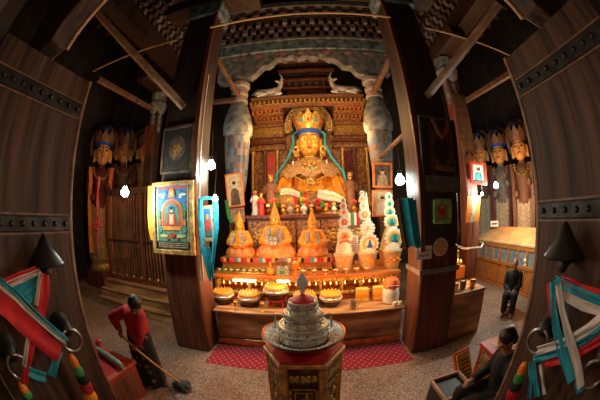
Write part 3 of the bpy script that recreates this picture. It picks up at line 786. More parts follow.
B = thing('buddha_statue', 'big golden crowned buddha in orange robe, ornate cape and blue headband', 'statue', (BX, BY, BZ))
B.scale = (1.17,)*3; WM[B] = WM[B] @ Matrix.Scale(1.17, 4)
b = MB()
b.cap((0, 0, .3), (0, .02, .62), .25, .27); b.cap((-.22, 0, .66), (.22, 0, .66), .15); b.cap((0, 0, .7), (0, -.01, .95), .115, .1)
for sx in (-1, 1):
    b.chain([(sx*.36, 0, .68), (sx*.47, -.02, .38), (sx*.2, -.28, .25)], [.12, .11, .075])
    b.chain([(sx*.2, 0, .19), (sx*.6, -.1, .18), (sx*.1, -.36, .13)], [.17, .15, .1])
body = b.build('body', 'gold', B, remesh=.022, smth=4)
# hands resting in the lap, five fingers each
for sx in (-1, 1):
    h = MB().ball((sx*.08, -.37, .24), (.075, .05, .03))
    for k in range(4):
        q = Vector((sx*(.04-.012*k), -.40+.018*k*0-.012*k, .235)); h.chain([(sx*.06, -.36-.018*k, .24), (sx*(-.01), -.385-.014*k, .245), (sx*(-.06), -.375-.012*k, .24)], [.016, .015, .011], 8)
    h.chain([(sx*.1, -.36, .26), (sx*.05, -.38, .295), (sx*.01, -.385, .3)], [.019, .016, .011], 8)
    h.build('hand', 'gold', B, remesh=.008, smth=2)
hd = MB().ball((0, -.03, 1.17), (.19, .2, .27), 24, 18); hd.ball((0, -.05, 1.02), (.145, .15, .13)); hd.ball((0, -.19, .965), (.05, .035, .04))
hd.chain([(0, -.215, 1.2), (0, -.245, 1.1)], [.018, .034]); hd.ball((.03, -.225, 1.09), .02); hd.ball((-.03, -.225, 1.09), .02)
for sx in (-1, 1):
    hd.ball((sx*.1, -.175, 1.06), (.05, .04, .05)); hd.chain([(sx*.195, 0, 1.2), (sx*.205, -.01, 1.05), (sx*.2, -.01, .93)], [.035, .025, .03])
    hd.chain([(sx*.03, -.215, 1.215), (sx*.085, -.205, 1.235), (sx*.14, -.165, 1.21)], [.014, .014, .01])
H = hd.build('head', 'gold_face', B, remesh=.012, smth=3)
for sx in (-1, 1):
    e = MB().ball((sx*.085, -.2, 1.165), (.043, .014, .013), 14, 8, (0, sx*-.1, 0)).build('eye', 'eye_white', H)
    MB().ball((sx*.083, -.212, 1.165), (.013, .006, .012), 10, 8).build('pupil', 'black', e) if False else MB().ball((sx*.083, -.21, 1.163), (.014, .007, .011), 10, 8).build('pupil', 'black', H)
    MB().tube([(sx*.025, -.222, 1.228), (sx*.085, -.214, 1.252), (sx*.15, -.165, 1.222)], [.005, .007, .003], 6).build('eyebrow', 'hair_blue', H)
m = MB().ball((-.022, -.222, 1.03), (.032, .014, .011), 12, 8).ball((.022, -.222, 1.03), (.032, .014, .011), 12, 8).ball((0, -.222, 1.016), (.036, .016, .012), 12, 8)
m.build('lips', 'lips', H)
MB().ball((0, -.235, 1.27), (.016, .008, .018), 10, 8).build('brow_jewel', 'pearl', H)
m = MB().lathe([(.2, 1.295), (.21, 1.3), (.215, 1.35), (.2, 1.362)], (0, -.025, 0), 28); m.build('headband', 'blue_cloth', B)
m = MB().lathe([(.17, 1.32), (.2, 1.4), (.18, 1.52), (.1, 1.6), (.001, 1.63)], (0, 0, 0), 20).build('hair', 'hair_blue', B)
# five-leaf crown
cr = thing; m = MB().lathe([(.205, 1.362), (.218, 1.37), (.228, 1.42), (.218, 1.43), (.21, 1.38)], (0, -.03, 0), 28); C = m.build('crown', 'gold', B)
for k in range(5):
    a = -PI/2+(k-2)*.52; cx, cy = .215*math.cos(a), -.03+.215*math.sin(a)
    hgt = .31 if k == 2 else .28
    pts = [(-.07, 0), (-.095, .09), (-.085, .17), (-.05, .225), (0, hgt), (.05, .225), (.085, .17), (.095, .09), (.07, 0)]
    q = MB().prism(pts, -.012, .012)
    M = Matrix.Translation((cx, cy, 1.415)) @ Matrix.Rotation(a+PI/2, 4, 'Z') @ Matrix.Rotation(.22, 4, 'X')
    q.move(M); L = q.build('crown_leaf', 'carved_gold', C, bevel=.006)
    j = MB().ball((0, -.014, .1), (.028, .012, .034), 12, 8); j.move(M); j.build('jewel', 'flower_red' if k % 2 == 0 else 'teal_cloth', L)
for sx in (-1, 1):
    MB().arc((sx*.235, -.06, 1.03), .045, .03, .03).ball((sx*.235, -.06, .95), (.04, .02, .05)).build('earring', 'carved_gold', B)
    pts = [(sx*.22, -.04, 1.36), (sx*.28, -.03, 1.3), (sx*.27, -.06, 1.12), (sx*.37, -.12, .85), (sx*.55, -.16, .6), (sx*.6, -.22, .3), (sx*.62, -.3, .06)]
    g = [[(p[0]-.018, p[1], p[2]), (p[0]+.018, p[1]-.012, p[2]+.006)] for p in pts]
    MB().sheet(g, .008).build('side_ribbon', 'teal_cloth', B)
# ornate cape: layered brocade over the shoulders
rr = []
for z, rx, ry in ((.57, .56, .33), (.63, .54, .31), (.7, .47, .26), (.79, .33, .2), (.85, .2, .155), (.88, .135, .13)):
    n = 40; rr.append([((rx+.012*math.sin(j*5))*math.cos(2*PI*j/n), (ry+.012*math.cos(j*7))*math.sin(2*PI*j/n)-.02, z-(.07*abs(math.sin(j*PI/4)) if z < .6 else 0)) for j in range(n)])
MB().rings(rr, False).build('brocade_cape', 'brocade', B, smooth=60)
def necklace(r, z, dz, dy, n, bead, mt, nm):
    q = MB()
    for k in range(n):
        a = PI+PI*k/(n-1); q.ball((r*math.cos(a), dy+.62*r*math.sin(a), z+dz*math.sin(a)), bead, 10, 7)
    q.build(nm, mt, B)
necklace(.2, .88, .12, -.1, 17, .02, 'carved_gold', 'necklace')
necklace(.28, .8, .22, -.13, 23, .02, 'pearl', 'necklace')
necklace(.36, .74, .3, -.13, 27, .024, 'carved_gold', 'necklace')
q = MB().ball((0, -.3, .66), (.075, .03, .075), 16, 10)
for k in range(8):
    a = k*PI/4; q.ball((.1*math.cos(a), -.295, .66+.1*math.sin(a)), (.032, .02, .032), 10, 7)
P = q.build('breast_pendant', 'carved_gold', B)
MB().ball((0, -.328, .66), (.028, .014, .028), 12, 8).build('jewel', 'teal_cloth', P)
for sx in (-1, 1):    # pleated orange sleeves
    rr = []
    for i in range(8):
        u = i/7; cx, cy, cz = sx*lerp(.4, .5, u), lerp(-.0, -.2, u), lerp(.55, .16, u); n = 36
        rr.append([(cx+(.17+.02*math.cos(9*2*PI*j/n))*math.cos(2*PI*j/n)*lerp(.75, 1.05, u), cy+(.2+.02*math.cos(9*2*PI*j/n))*math.sin(2*PI*j/n), cz) for j in range(n)])
    MB().rings(rr, False).build('pleated_sleeve', 'orange_silk', B, smooth=60)
rr = []
for i in range(7):
    u = i/6; n = 56; z = lerp(.55, .12, u); rx = lerp(.28, .34, u); ry = lerp(.22, .38, u)
    rr.append([((rx+.014*math.cos(14*2*PI*j/n))*math.cos(2*PI*j/n), -.03+(ry+.014*math.cos(14*2*PI*j/n))*math.sin(2*PI*j/n), z) for j in range(n)])
MB().rings(rr, False).build('pleated_robe', 'orange_silk', B, smooth=60)
MB().obox((0, -.385, .42), (.13, .03, .14)).build('chest_amulet', 'carved_gold', B, bevel=.01)
# lap cloths: striped aprons and coloured ribbons
rr = [[(.74*math.cos(a)*k, -.12+.40*math.sin(a)*k, z) for a in [2*PI*j/40 for j in range(40)]] for z, k in ((.02, 1.02), (.1, 1.05), (.2, .92), (.27, .7))]
MB().rings(rr, False).build('lap_robe', 'brocade', B)
for i, (x, mt) in enumerate(((-.22, 'scarf_red'), (-.15, 'green_cloth'), (-.08, 'scarf_red'), (.1, 'scarf_red'), (.17, 'green_cloth'), (.25, 'scarf_red'), (-.5, 'green_cloth'), (.55, 'teal_cloth'), (-.58, 'flower_red'), (.63, 'flower_red'))):
    y = -.6 if abs(x) < .4 else -.52
    g = [[(x+.05*(j-.5)+.012*math.sin(k+x*9), yy-.004*j, zz) for j in range(2)] for k, (yy, zz) in enumerate([(-.5, .26), (y+.01, .2), (y, .08), (y, 0.05), (y-.005, .012)])]
    MB().sheet(g, .006).build('ribbon', mt, B)
# white offering scarves draped across the lap
def drape(pts0, pts1, th=.01): return MB().sheet([[lerp(Vector(a), Vector(b), k/4)+Vector((0, -.018*math.sin(k*2.4), .012*math.cos(k*3))) for k in range(5)] for a, b in zip(pts0, pts1)], th)
A4 = lambda q: at(q[0], q[1], 4.215)
solo(drape([A4(q) for q in ((281, 189.5), (287, 188.5), (293, 190), (300, 193))], [A4(q) for q in ((280, 196), (287, 195), (293, 196), (300, 198))]), 'offering_scarf', 'white_cloth', 'short white silk scarf laid over the left knee of the golden statue', 'scarf', 'white scarves on the golden statue')
solo(drape([at(q[0], q[1], 4.18) for q in ((318, 190), (325, 191), (333, 192), (339, 195), (346, 200))], [at(q[0], q[1], 4.18) for q in ((317, 199), (325, 201), (333, 202), (339, 203), (345, 204))]), 'offering_scarf', 'white_cloth', 'wide white silk scarf trailing over the right knee of the golden statue', 'scarf', 'white scarves on the golden statue')

# ---------------------------------------------------------------- throne back, torana arch and canopy
t = thing('carved_reredos', 'carved wooden throne back with mouldings, columns and tiered eaves behind the golden statue', 'throne back', (BX, 5.55, 0))
MB().box(-1.13, .06, .2, 1.13, .3, 3.9).build('back_board', 'carved_brown', t)
for sx in (-1, 1):
    for z0, z1, d, mm in ((3.0, 3.07, -.1, 'carved_brown'), (3.075, 3.26, -.06, 'carved_gold'), (3.265, 3.33, -.12, 'carved_brown'), (3.335, 3.4, -.05, 'red_wood'), (2.86, 2.93, -.04, 'red_wood'), (2.7, 2.78, -.08, 'carved_brown')):
        MB().box(min(sx*.46, sx*1.14), d, z0, max(sx*.46, sx*1.14), .059, z1).build('moulding', mm, t, bevel=.01)
    for x in (.62, .86, 1.1):
        MB().lathe([(.045, 1.75), (.05, 1.8), (.03, 1.86), (.035, 2.3), (.03, 2.6), (.05, 2.66), (.055, 2.695)], (sx*x, .0, 0), 12).build('colonnette', 'carved_gold' if x != .86 else 'red_wood', t)
    MB().box(min(sx*.66, sx*.82), .03, 1.9, max(sx*.66, sx*.82), .058, 2.65).build('niche_panel', 'frame_red' if sx < 0 else 'maroon', t)
# tiered eaves
for k, (z, w, d) in enumerate(((3.3, 1.0, -.35), (3.38, 1.02, -.6), (3.46, 1.0, -.9))):
    if k == 2: MB().box(-w, d, z, w, d+.2, z+.03).build('eave_board', 'carved_brown', t, bevel=.006)
    for sx in (-1, 1): MB().box(min(sx*.46, sx*w), d+(.2 if k == 2 else 0), z, max(sx*.46, sx*w), .059, z+.03).build('eave_board', 'carved_brown', t, bevel=.006)
    n = 26
    for sx in ((-1, 1) if k < 2 else (0,)):
        m = MB()
        for i in range(n):
            x = -w+.03+i*(2*w-.06)/(n-1)
            if k == 2 or x*sx > .48: m.box(x-.022, d-.04, z+.031, x+.022, d+.12, z+.08)
        m.build('bracket_row', 'carved_gold' if k == 2 else 'orange_wood', t, bevel=.005)
A = MB().arc((0, -.3, 3.17), .45, .17, .12, -.35, PI+.35, 40).build('torana_arch', 'grey_gold', t, bevel=.015)
q = MB()
for k in range(27):
    a = -.3+(PI+.6)*k/26; q.ball((.45*math.cos(a), -.365, 3.17+.45*math.sin(a)), (.042, .022, .042), 10, 7)
q.build('scroll', 'carved_gold', A)
MB().arc((0, -.29, 3.17), .35, .03, .13, -.3, PI+.3, 40).build('arch_lining', 'red_wood', A)
MB().ball((0, -.2, 3.17), (.36, .03, .36), 24, 14).build('aureole', 'black', t)
for o in t.children_recursive:
    for v in o.data.vertices:
        if o.name.split('.')[0] not in ('torana_arch', 'scroll', 'arch_lining', 'aureole'): v.co.x *= 1.2
        v.co.z += .38*min(1, max(0, (v.co.z-2.3)/.3))
# deer shelf and upper shrine box
solo(MB().box(-1.15+BX, 4.5, 3.935, 1.15+BX, 5.1, 3.965), 'deer_shelf', 'brown_wood', 'narrow grey shelf carrying the two white deer above the golden statue', 'shelf', bevel=.005)
t = thing('upper_shrine', 'dark tiered wooden shrine box between the two white deer', 'shrine', (BX, 4.86, 3.967))
MB().box(-.62, .02, 0, .62, .23, 1.3).build('body', 'old_wood', t, bevel=.01)
MB().box(-.42, -.06, .03, .42, .019, .25).build('gilded_panel', 'orange_wood', t, bevel=.006)
q = MB()
for k in range(7): q.ball((-.36+.12*k, -.066, .14), (.045, .012, .06), 10, 7)
q.build('relief', 'red_wood', t)
for z, w in ((.3, .5), (.52, .56), (.78, .64), (1.05, .72)):
    MB().box(-w, -.07, z, w, .019, z+.06).build('moulding', 'red_wood', t, bevel=.006)
for k in range(8): MB().box(-.56+.15*k, -.02, .36, -.5+.15*k, .019, .5).build('baluster', 'brown_wood', t)

def deer(lab, x, sx):
    t = thing('deer_statue', lab, 'deer statue', (x, 4.62, 3.967), 0, 'white deer on the shelf')
    b = MB()
    b.chain([(-.16*sx, 0, .1), (0, 0, .1), (.13*sx, 0, .12)], [.09, .085, .085])
    b.chain([(.14*sx, 0, .14), (.2*sx, 0, .22), (.215*sx, 0, .29)], [.055, .04, .035])
    b.chain([(.21*sx, 0, .3), (.17*sx, -.01, .315), (.13*sx, -.02, .33)], [.038, .028, .018])
    for y in (-.06, .06):
        b.chain([(-.16*sx, y, .08), (-.03*sx, y*1.5, .05), (-.16*sx, y*1.5, .022)], [.055, .035, .02])
        b.chain([(.14*sx, y, .08), (.22*sx, y*1.2, .05), (.1*sx, y*1.2, .022)], [.035, .025, .018])
        b.chain([(.23*sx, y*.4, .32), (.27*sx, y*.9, .35)], [.014, .007])
    b.chain([(-.25*sx, 0, .12), (-.28*sx, 0, .09)], [.02, .012])
    b.build('body', 'deer_white', t, remesh=.01, smth=3)
    MB().lathe([(.001, 0), (.24, 0), (.25, .012), (.001, .013)], (0, 0, 0), 24, .45).build('base', 'stone_grey', t)
    for y in (-.025, .025):
        MB().chain([(.215*sx, y, .335), (.24*sx, y*1.6, .39), (.2*sx, y*2.2, .44)], [.01, .007, .004], 8).build('horn', 'deer_white', t)
    return t
def big(t): t.scale = (1.25,)*3; return t
big_deer = lambda *a: big(deer(*a))
big_deer('white reclining deer left of the upper shrine box', at(268, 90, 4.6).x, 1)
big_deer('white reclining deer right of the upper shrine box', at(345, 90, 4.6).x, -1)

# ---------------------------------------------------------------- attendants and small figures beside the throne
def attendant(lab, p, h, robe, face, arm=True, name='attendant_statue', cat='figurine', grp=None):
    t = thing(name, lab, cat, p, 0, grp); s = h
    m = MB().lathe([(.16*s, 0), (.17*s, .03*s), (.13*s, .2*s), (.12*s, .45*s), (.14*s, .62*s), (.15*s, .72*s), (.1*s, .78*s), (.045*s, .81*s)], n=20, sy=.75)
    for v in m.v:
        a = math.atan2(v.y, v.x); k = 1+.06*math.sin(a*9)*max(0, 1-v.z/(.5*s)); v.x *= k; v.y *= k
    m.build('robe', robe, t, smooth=60)
    q = MB().ball((0, -.01*s, .87*s), (.06*s, .065*s, .075*s)); q.cap((0, 0, .78*s), (0, 0, .83*s), .035*s); q.ball((0, -.075*s, .865*s), (.01*s, .012*s, .014*s))
    H = q.build('head', face, t, remesh=.008*s+.002, smth=2)
    for sx in (-1, 1): MB().ball((sx*.024*s, -.07*s, .885*s), (.009*s, .006*s, .005*s), 8, 6).build('eye', 'black', H)
    c = MB().lathe([(.062*s, .905*s), (.07*s, .93*s), (.05*s, .97*s), (.001, 1.0*s)], n=14)
    for k in range(5):
        a = -PI/2+(k-2)*.6; c.tube([(.06*s*math.cos(a), .06*s*math.sin(a), .92*s), (.07*s*math.cos(a), .07*s*math.sin(a), 1.0*s)], [.018*s, .003*s], 6)
    c.build('crown', 'carved_gold', t)
    if arm:
        for sx in (-1, 1):
            q = MB().chain([(sx*.13*s, 0, .7*s), (sx*.17*s, -.05*s, .55*s), (sx*.06*s, -.16*s, .6*s)], [.045*s, .04*s, .025*s]); q.ball((sx*.05*s, -.165*s, .605*s), .028*s)
            q.build('arm', robe, t, remesh=.01*s+.002, smth=2)
    return t
attendant('brown standing attendant figure left of the golden statue', (at(270, 185, 4.17).x, 4.245, S4+.002), .7, 'brown_robe', 'carved_gold')
attendant('brown standing attendant figure right of the golden statue', (at(351, 185, 4.17).x, 4.245, S4+.002), .7, 'brown_robe', 'carved_gold')
attendant('small doll in red and white clothes at the left end of the carved chest', (at(254.5, 190, 4.08).x, 4.12, S4+.002), .42, 'paper', 'flower_red', name='doll', cat='doll')
attendant('small doll in red robe right beside the red and white doll', (at(261, 190, 4.05).x, 4.05, S4+.002), .36, 'frame_red', 'gold_face', name='doll', cat='doll')
attendant('tiny gilded figurine below the white scarf, right end of the carved chest', (at(362, 196, 4.05).x, 4.04, S4+.002), .32, 'wax', 'gold_face', name='figurine', cat='figurine')
# pots, cups and flowers crowding the chest top
def vase(lab, x, y, z, s, m1, m2=None, fl=None):
    t = thing('offering_vase', lab, 'vase', (x, y, z), 0, 'vases and cups on the carved chest')
    MB().lathe([(.05*s, 0), (.055*s, .01*s), (.03*s, .03*s), (.075*s, .08*s), (.085*s, .12*s), (.05*s, .17*s), (.03*s, .19*s), (.055*s, .23*s), (.05*s, .23*s)], n=20).build('body', m1, t)
    if m2: MB().lathe([(.001, .231*s), (.05*s, .231*s), (.06*s, .26*s), (.03*s, .3*s), (.001, .31*s)], n=16).build('offering', m2, t)
    if fl:
        q = MB()
        for k in range(14):
            a, e = R.uniform(0, 2*PI), R.uniform(.2, 1.3); q.ball((.08*s*math.cos(a)*math.cos(e), .08*s*math.sin(a)*math.cos(e), (.28+.08*math.sin(e))*s), .03*s, 8, 6)
        q.build('flowers', fl, t)
    return t
V = [(268, .8, 'copper', 'wax', None, 'copper vase right of the two dolls'), (274.5, 1., 'brass', None, 'flower_red', 'brass vase with red flowers left behind the tallest hat'),
     (283.5, .75, 'brass', 'butter', None, 'brass cup with yellow offering just right of the tallest hat'), (290.5, .95, 'grey_brocade', None, 'orange_silk', 'grey vase with orange flowers, fourth from the left of the chest'),
     (297.5, .7, 'brass', 'peach_silk', None, 'small brass pot between grey vase and silver vase'), (304, 1.0, 'silver', None, 'yellow_silk', 'silver vase with yellow flowers in the middle of the chest'),
     (311.5, .72, 'brass', 'wax', None, 'small brass cup behind the right yellow hat'), (318.5, .9, 'copper', None, 'flower_red', 'copper vase with red flowers right of the middle of the chest'),
     (326, .75, 'brass', 'butter', None, 'brass cup under the right knee of the golden statue'), (334, .8, 'silver', 'peach_silk', None, 'silver cup behind the leftmost butter sculpture'), (354.5, .75, 'brass', None, 'flower_red', 'brass vase with a big red flower right of the white scarf')]
for px, s, m1, m2, fl, lab in V:
    vase(lab, at(px, 212, 3.99).x, 3.99, S4+.002, s*.72, m1, m2, fl)
# striped pendants hung along the front edge of the chest
for i, (px, mt) in enumerate(((346, 'scarf_red'), (349, 'paper'), (352, 'green_cloth'), (355, 'paper'), (358, 'scarf_red'))):
    x = at(px, 212, 3.93).x
    g = [[(x-.02+.04*j, 3.926-.003*k, S4-.0-.05*k) for j in range(2)] for k in range(5)]
    solo(MB().sheet(g, .005), 'pendant_strip', mt, ['red pendant strip at the left of the row on the chest edge', 'white pendant strip between the left red and the green one', 'green pendant strip in the middle of the row on the chest edge', 'white pendant strip between the green and the right red one', 'red pendant strip at the right of the row on the chest edge'][i], 'ribbon', 'pendant strips on the chest')
# ---------------------------------------------------------------- hexagonal pedestal with the silver mandala
PX, PY = .005, 1.31
t = thing('pedestal', 'carved gilded six-sided wooden pedestal with red cloth top, in the middle of the floor', 'pedestal', (PX, PY, 0))
def hexa(r, n=6, a0=0): return [(r*math.cos(a0+2*PI*k/n), r*math.sin(a0+2*PI*k/n)) for k in range(n)]
MB().prism(hexa(.235), 0, .07, 'z').build('foot', 'lacquer_dark', t, bevel=.008)
MB().prism(hexa(.205), .0705, .785, 'z').build('body', 'lacquer_dark', t)
MB().prism(hexa(.245), .7855, .815, 'z').build('top_board', 'frame_gold', t, bevel=.006)
MB().prism(hexa(.232), .8155, .828, 'z').build('red_cover', 'red_lacquer', t, bevel=.002)
for k in range(6):
    a = 2*PI*k/6; MB().obox((.211*math.cos(a), .211*math.sin(a), .428), (.035, .045, .714), (0, 0, a)).build('corner_post', 'frame_gold', t, bevel=.006)
for k in range(6):
    a = PI/6+2*PI*k/6; d = .205*math.cos(PI/6)
    M = Matrix.Rotation(a+PI/2, 4, 'Z')
    q = MB().box(-.075, -d-.012, .11, .075, -d-.0005, .62); q.box(-.08, -d-.015, .64, .08, -d-.0005, .765); q.move(M)
    P = q.build('carved_panel', 'lacquer_dark', t, bevel=.006)
    q = MB()
    for z0, z1 in ((.11, .62),):
        q.box(-.08, -d-.018, z0, -.068, -d-.0125, z1).box(.068, -d-.018, z0, .08, -d-.0125, z1).box(-.08, -d-.018, z1-.01, .08, -d-.0125, z1).box(-.08, -d-.018, z0, .08, -d-.0125, z0+.01)
        q.box(-.052, -d-.018, z0+.04, -.044, -d-.0125, z1-.03).box(.044, -d-.018, z0+.04, .052, -d-.0125, z1-.03).box(-.052, -d-.018, z1-.04, .052, -d-.0125, z1-.032)
    q.move(M); q.build('gilt_border', 'carved_gold', P)
    q = MB()
    for j in range(7):
        z = .17+j*.06; q.ball((.02*math.sin(j*2.2), -d-.017, z), (.026, .01, .02), 10, 6); q.ball((-.024*math.cos(j*1.7), -d-.015, z+.03), (.013, .008, .02), 8, 6, (0, .6, 0))
    q.move(M); q.build('carving', 'carved_gold', P)
    q = MB()
    for j in range(5): q.ball((-.06+.03*j, -d-.017, .7), (.017, .008, .03), 8, 6)
    q.move(M); q.build('carved_frieze', 'carved_gold', P)

z0 = .83
t = thing('offering_bowl', 'wide silver-lined bowl holding the stacked mandala on the pedestal', 'bowl', (PX, PY, z0))
MB().lathe([(.12, 0), (.14, .008), (.18, .036), (.216, .07), (.236, .092), (.242, .096), (.236, .1), (.226, .095), (.19, .07), (.15, .048), (.001, .044)], n=48).build('body', 'copper', t)
MB().lathe([(.2245, .0965), (.19, .0725), (.15, .0505), (.149, .0515), (.188, .075), (.222, .0975), (.2245, .0965)], n=48, cap=False).build('lining', 'dark_silver', t)
q = MB()
for k in range(420):
    a, r = R.uniform(0, 2*PI), .16+.052*math.sqrt(R.random()); z = lerp(.053, .088, (r-.15)/.065)
    q.ball((r*math.cos(a), r*math.sin(a), z+.004), (.006, .004, .004), 6, 4, (0, 0, R.uniform(0, 3)))
o = q.build('rice_grains', 'pearl', t); o['kind'] = 'stuff'

t = thing('mandala_offering', 'silver three-tier stacked mandala with white flame finial, standing in the wide bowl', 'mandala tower', (PX, PY, z0+.056))
def tier(r, z, h, nm, mt):
    b = MB().lathe([(r*.97, z), (r, z+.006), (r, z+h-.008), (r*.985, z+h), (r*.93, z+h), (r*.9, z+h-.01), (.001, z+h-.012)], n=40).build(nm, mt, t)
    q = MB(); q.lathe([(r+.0005, z+h*.42), (r+.004, z+h*.46), (r+.004, z+h*.54), (r+.0005, z+h*.58)], n=40)
    n = int(r*130)
    for k in range(n):
        a = 2*PI*k/n; q.ball((r*math.cos(a), r*math.sin(a), z+h*.76), (.007, .007, .008), 8, 6); q.ball((r*math.cos(a), r*math.sin(a), z+h*.24), (.005, .005, .012), 8, 6)
    q.build('embossing', 'dark_silver', b)
    q = MB()
    for k in range(int(r*300)):
        a, rr = R.uniform(0, 2*PI), r*.86*math.sqrt(R.random()); q.ball((rr*math.cos(a), rr*math.sin(a), z+h-.009), .006, 6, 4)
    o = q.build('rice', 'wax' , b); o['kind'] = 'stuff'
    return b
tier(.14, 0, .1, 'tier', 'silver'); tier(.108, .101, .075, 'tier', 'silver'); tier(.082, .177, .065, 'tier', 'silver')
MB().lathe([(.06, .236), (.064, .24), (.064, .25), (.056, .257), (.03, .266), (.001, .2865)], n=28).build('red_heap', 'flower_red', t)
MB().lathe([(.02, .287), (.012, .3), (.018, .31), (.034, .335), (.03, .36), (.014, .388), (.001, .405)], n=20, sy=.5).build('flame_finial', 'pearl', t)
for sx in (-1, 1):
    q = MB().tube([(sx*.11, -.01, .15), (sx*.15, -.02, .165), (sx*.156, -.03, .11), (sx*.152, -.03, .085)], .006, 8); q.build('side_loop', 'silver', t)

# ---------------------------------------------------------------- rug
g = [[(-1.11+2.22*j/30, 2.13+.47*i/6, .004+.0015*math.sin(j*1.3)*math.cos(i)) for j in range(31)] for i in range(7)]
solo(MB().sheet(g, .008), 'rug', 'rug_red', 'long red rug with rows of pale woven flowers before the altar counter', 'rug')

# ---------------------------------------------------------------- things on the floor to the left
t = thing('storage_bench', 'red painted wooden box bench beside the left door leaf', 'bench', (-1.74, 1.09, 0))
MB().box(-.34, -.24, .0, .34, .24, .36).build('body', 'box_red', t, bevel=.006)
MB().box(-.35, -.25, .361, .36, .25, .4).build('lid', 'box_red', t, bevel=.008)
MB().box(.3405, -.2, .05, .35, .2, .33).build('side_panel', 'red_wood', t, bevel=.004)
MB().box(-.3, -.21, .4005, .3, .2, .406).build('red_cover', 'red_cloth', t)
q = MB()
pts = [atz(97+5*i, 349+3.4*i, .44) for i in range(6)]
q.tube([(p.x, p.y, .442) for p in pts], [.022, .034, .035, .034, .033, .02], 14)
solo(q, 'cloth_roll', 'bag_green', 'pale green rolled cloth lying on the red box bench', 'cloth roll', smooth=60)
p = atz(97, 341, .44)
solo(MB().ball((p.x, p.y+.02, .431), (.045, .03, .024), 14, 10), 'pink_cloth', 'flower_red', 'small pink cloth pad behind the pale green roll', 'cloth')

# mop: the head lies on the floor, the handle leads up to the sweeper's hands
mp = atz(181, 386, .03)
t = thing('mop', 'mop with dark rag head and orange wooden handle held by the sweeping person', 'mop', (mp.x, mp.y, 0))
q = MB()
for k in range(46):
    a, l = R.uniform(0, 2*PI), R.uniform(.06, .125)
    q.tube([(0, 0, .075), (.5*l*math.cos(a), .42*l*math.sin(a), .07), (l*math.cos(a), .75*l*math.sin(a), .02+R.uniform(0, .02))], [.012, .014, .01], 6)
q.ball((0, 0, .05), (.08, .06, .042))
q.build('rag_head', 'mop_grey', t)
HT = at(120, 334, 1.36); hv = HT-Vector((mp.x, mp.y, .07))
MB().tube([(0, 0, .08), hv+Vector((0, 0, .07))], .011, 10).build('handle', 'broom_wood', t)
solo(MB().tube([atz(161, 384.5, .012), atz(164, 385.5, .012), atz(168, 386, .012)], .008, 6), 'rag_strand', 'mop_grey', 'thin dark rag strand on the floor between skirt hem and mop', 'rag')

# ---------------------------------------------------------------- people
def face(b, c, s, fwd, up=Vector((0, 0, 1))):      # head with brow, nose, mouth, chin and ears, looking along fwd
    c = Vector(c); f = Vector(fwd).normalized(); r = f.cross(up).normalized(); u = r.cross(f)
    P = lambda x, y, z: c+r*x*s+f*y*s+u*z*s
    rot = Matrix((r, f, u)).transposed().to_euler()
    b.ball(c, (.078*s, .095*s, .11*s), 20, 14, rot); b.ball(P(0, .03, -.055), (.055*s, .058*s, .06*s), 14, 10, rot)
    b.chain([P(0, .088, .025), P(0, .112, -.02)], [.011*s, .017*s], 8)
    b.ball(P(0, .08, -.095), (.025*s, .02*s, .02*s), 10, 8)
    for k in (-1, 1):
        b.ball(P(k*.08, -.005, -.01), (.012*s, .022*s, .034*s), 10, 8, rot); b.ball(P(k*.035, .082, .035), (.026*s, .012*s, .01*s), 10, 8, rot)
        b.ball(P(k*.035, .07, -.03), (.026*s, .02*s, .024*s), 10, 8, rot)
    return P, rot
def face_marks(P, rot, s, H):
    for k in (-1, 1): MB().ball(P(k*.033, .09, .012), (.012*s, .006*s, .006*s), 8, 6, rot).build('eye', 'black', H, world=True)
    MB().ball(P(0, .093, -.055), (.022*s, .008*s, .006*s), 8, 6, rot).build('mouth', 'lips', H, world=True)
def hand(b, wrist, d, side, palm, s, curl=.9, spread=.0):   # palm, four curled fingers of unequal length and a side thumb
    w = Vector(wrist); d = Vector(d).normalized(); n = Vector(palm).normalized(); n = (n-d*n.dot(d)).normalized(); x = d.cross(n)*side
    b.chain([w, w+d*.05*s], [.026*s, .036*s], 10); c = w+d*.05*s
    for k, L in enumerate((.07, .08, .074, .058)):
        o = c+x*(-.03+.02*k)*s+d*.02*s; a = curl
        p1 = o+(d*math.cos(a*.4)+n*math.sin(a*.4))*L*.42*s
        p2 = p1+(d*math.cos(a*1.3)+n*math.sin(a*1.3))*L*.33*s
        p3 = p2+(d*math.cos(a*2.1)+n*math.sin(a*2.1))*L*.28*s
        b.chain([o-d*.02*s, o, p1, p2, p3], [.011*s, .0105*s, .0098*s, .009*s, .0075*s], 8)
    o = w+d*.03*s-x*.028*s
    p1 = o+(-x*.7+d*.6+n*.3).normalized()*.035*s; p2 = p1+(d*.8+n*.7).normalized()*.03*s
    b.chain([o, p1, p2], [.014*s, .012*s, .009*s], 8)
V = Vector
# --- the sweeper
T = thing('person', 'stooping person in red jacket and long flecked skirt mopping the floor at left', 'person', (-1.47, 1.52, 0))
k = 1/1.5
b = MB()
hc = V((-1.262, 1.405, .925)); hs = .95*k; nd = V((.1, -.75, -.62))
P, rot = face(b, hc, hs, nd)
b.chain([(-1.36, 1.46, .825), (-1.285, 1.425, .89)], [.038, .035])
b.chain([(-1.46, 1.56, .48), (-1.44, 1.535, .62), (-1.385, 1.48, .765)], [.1, .085, .088])
b.cap((-1.47, 1.475, .80), (-1.315, 1.465, .80), .045)
HR = HT+V((0, .012, 0)); hl = HT+hv*.0-(-hv)*0
hdir = (V((mp.x, mp.y, .07))-HT).normalized(); HL = HT+hdir*.16
arms = (((-1.48, 1.475, .80), tuple(at(112.5, 317, 1.45)), tuple(HT+V((-.012, .03, .012)))), ((-1.305, 1.465, .80), (-1.30, 1.41, .655), tuple(HL+V((.03, .025, .01)))))
for sh, el, ha in arms: b.chain([sh, el, V(ha)], [.038, .03, .02])
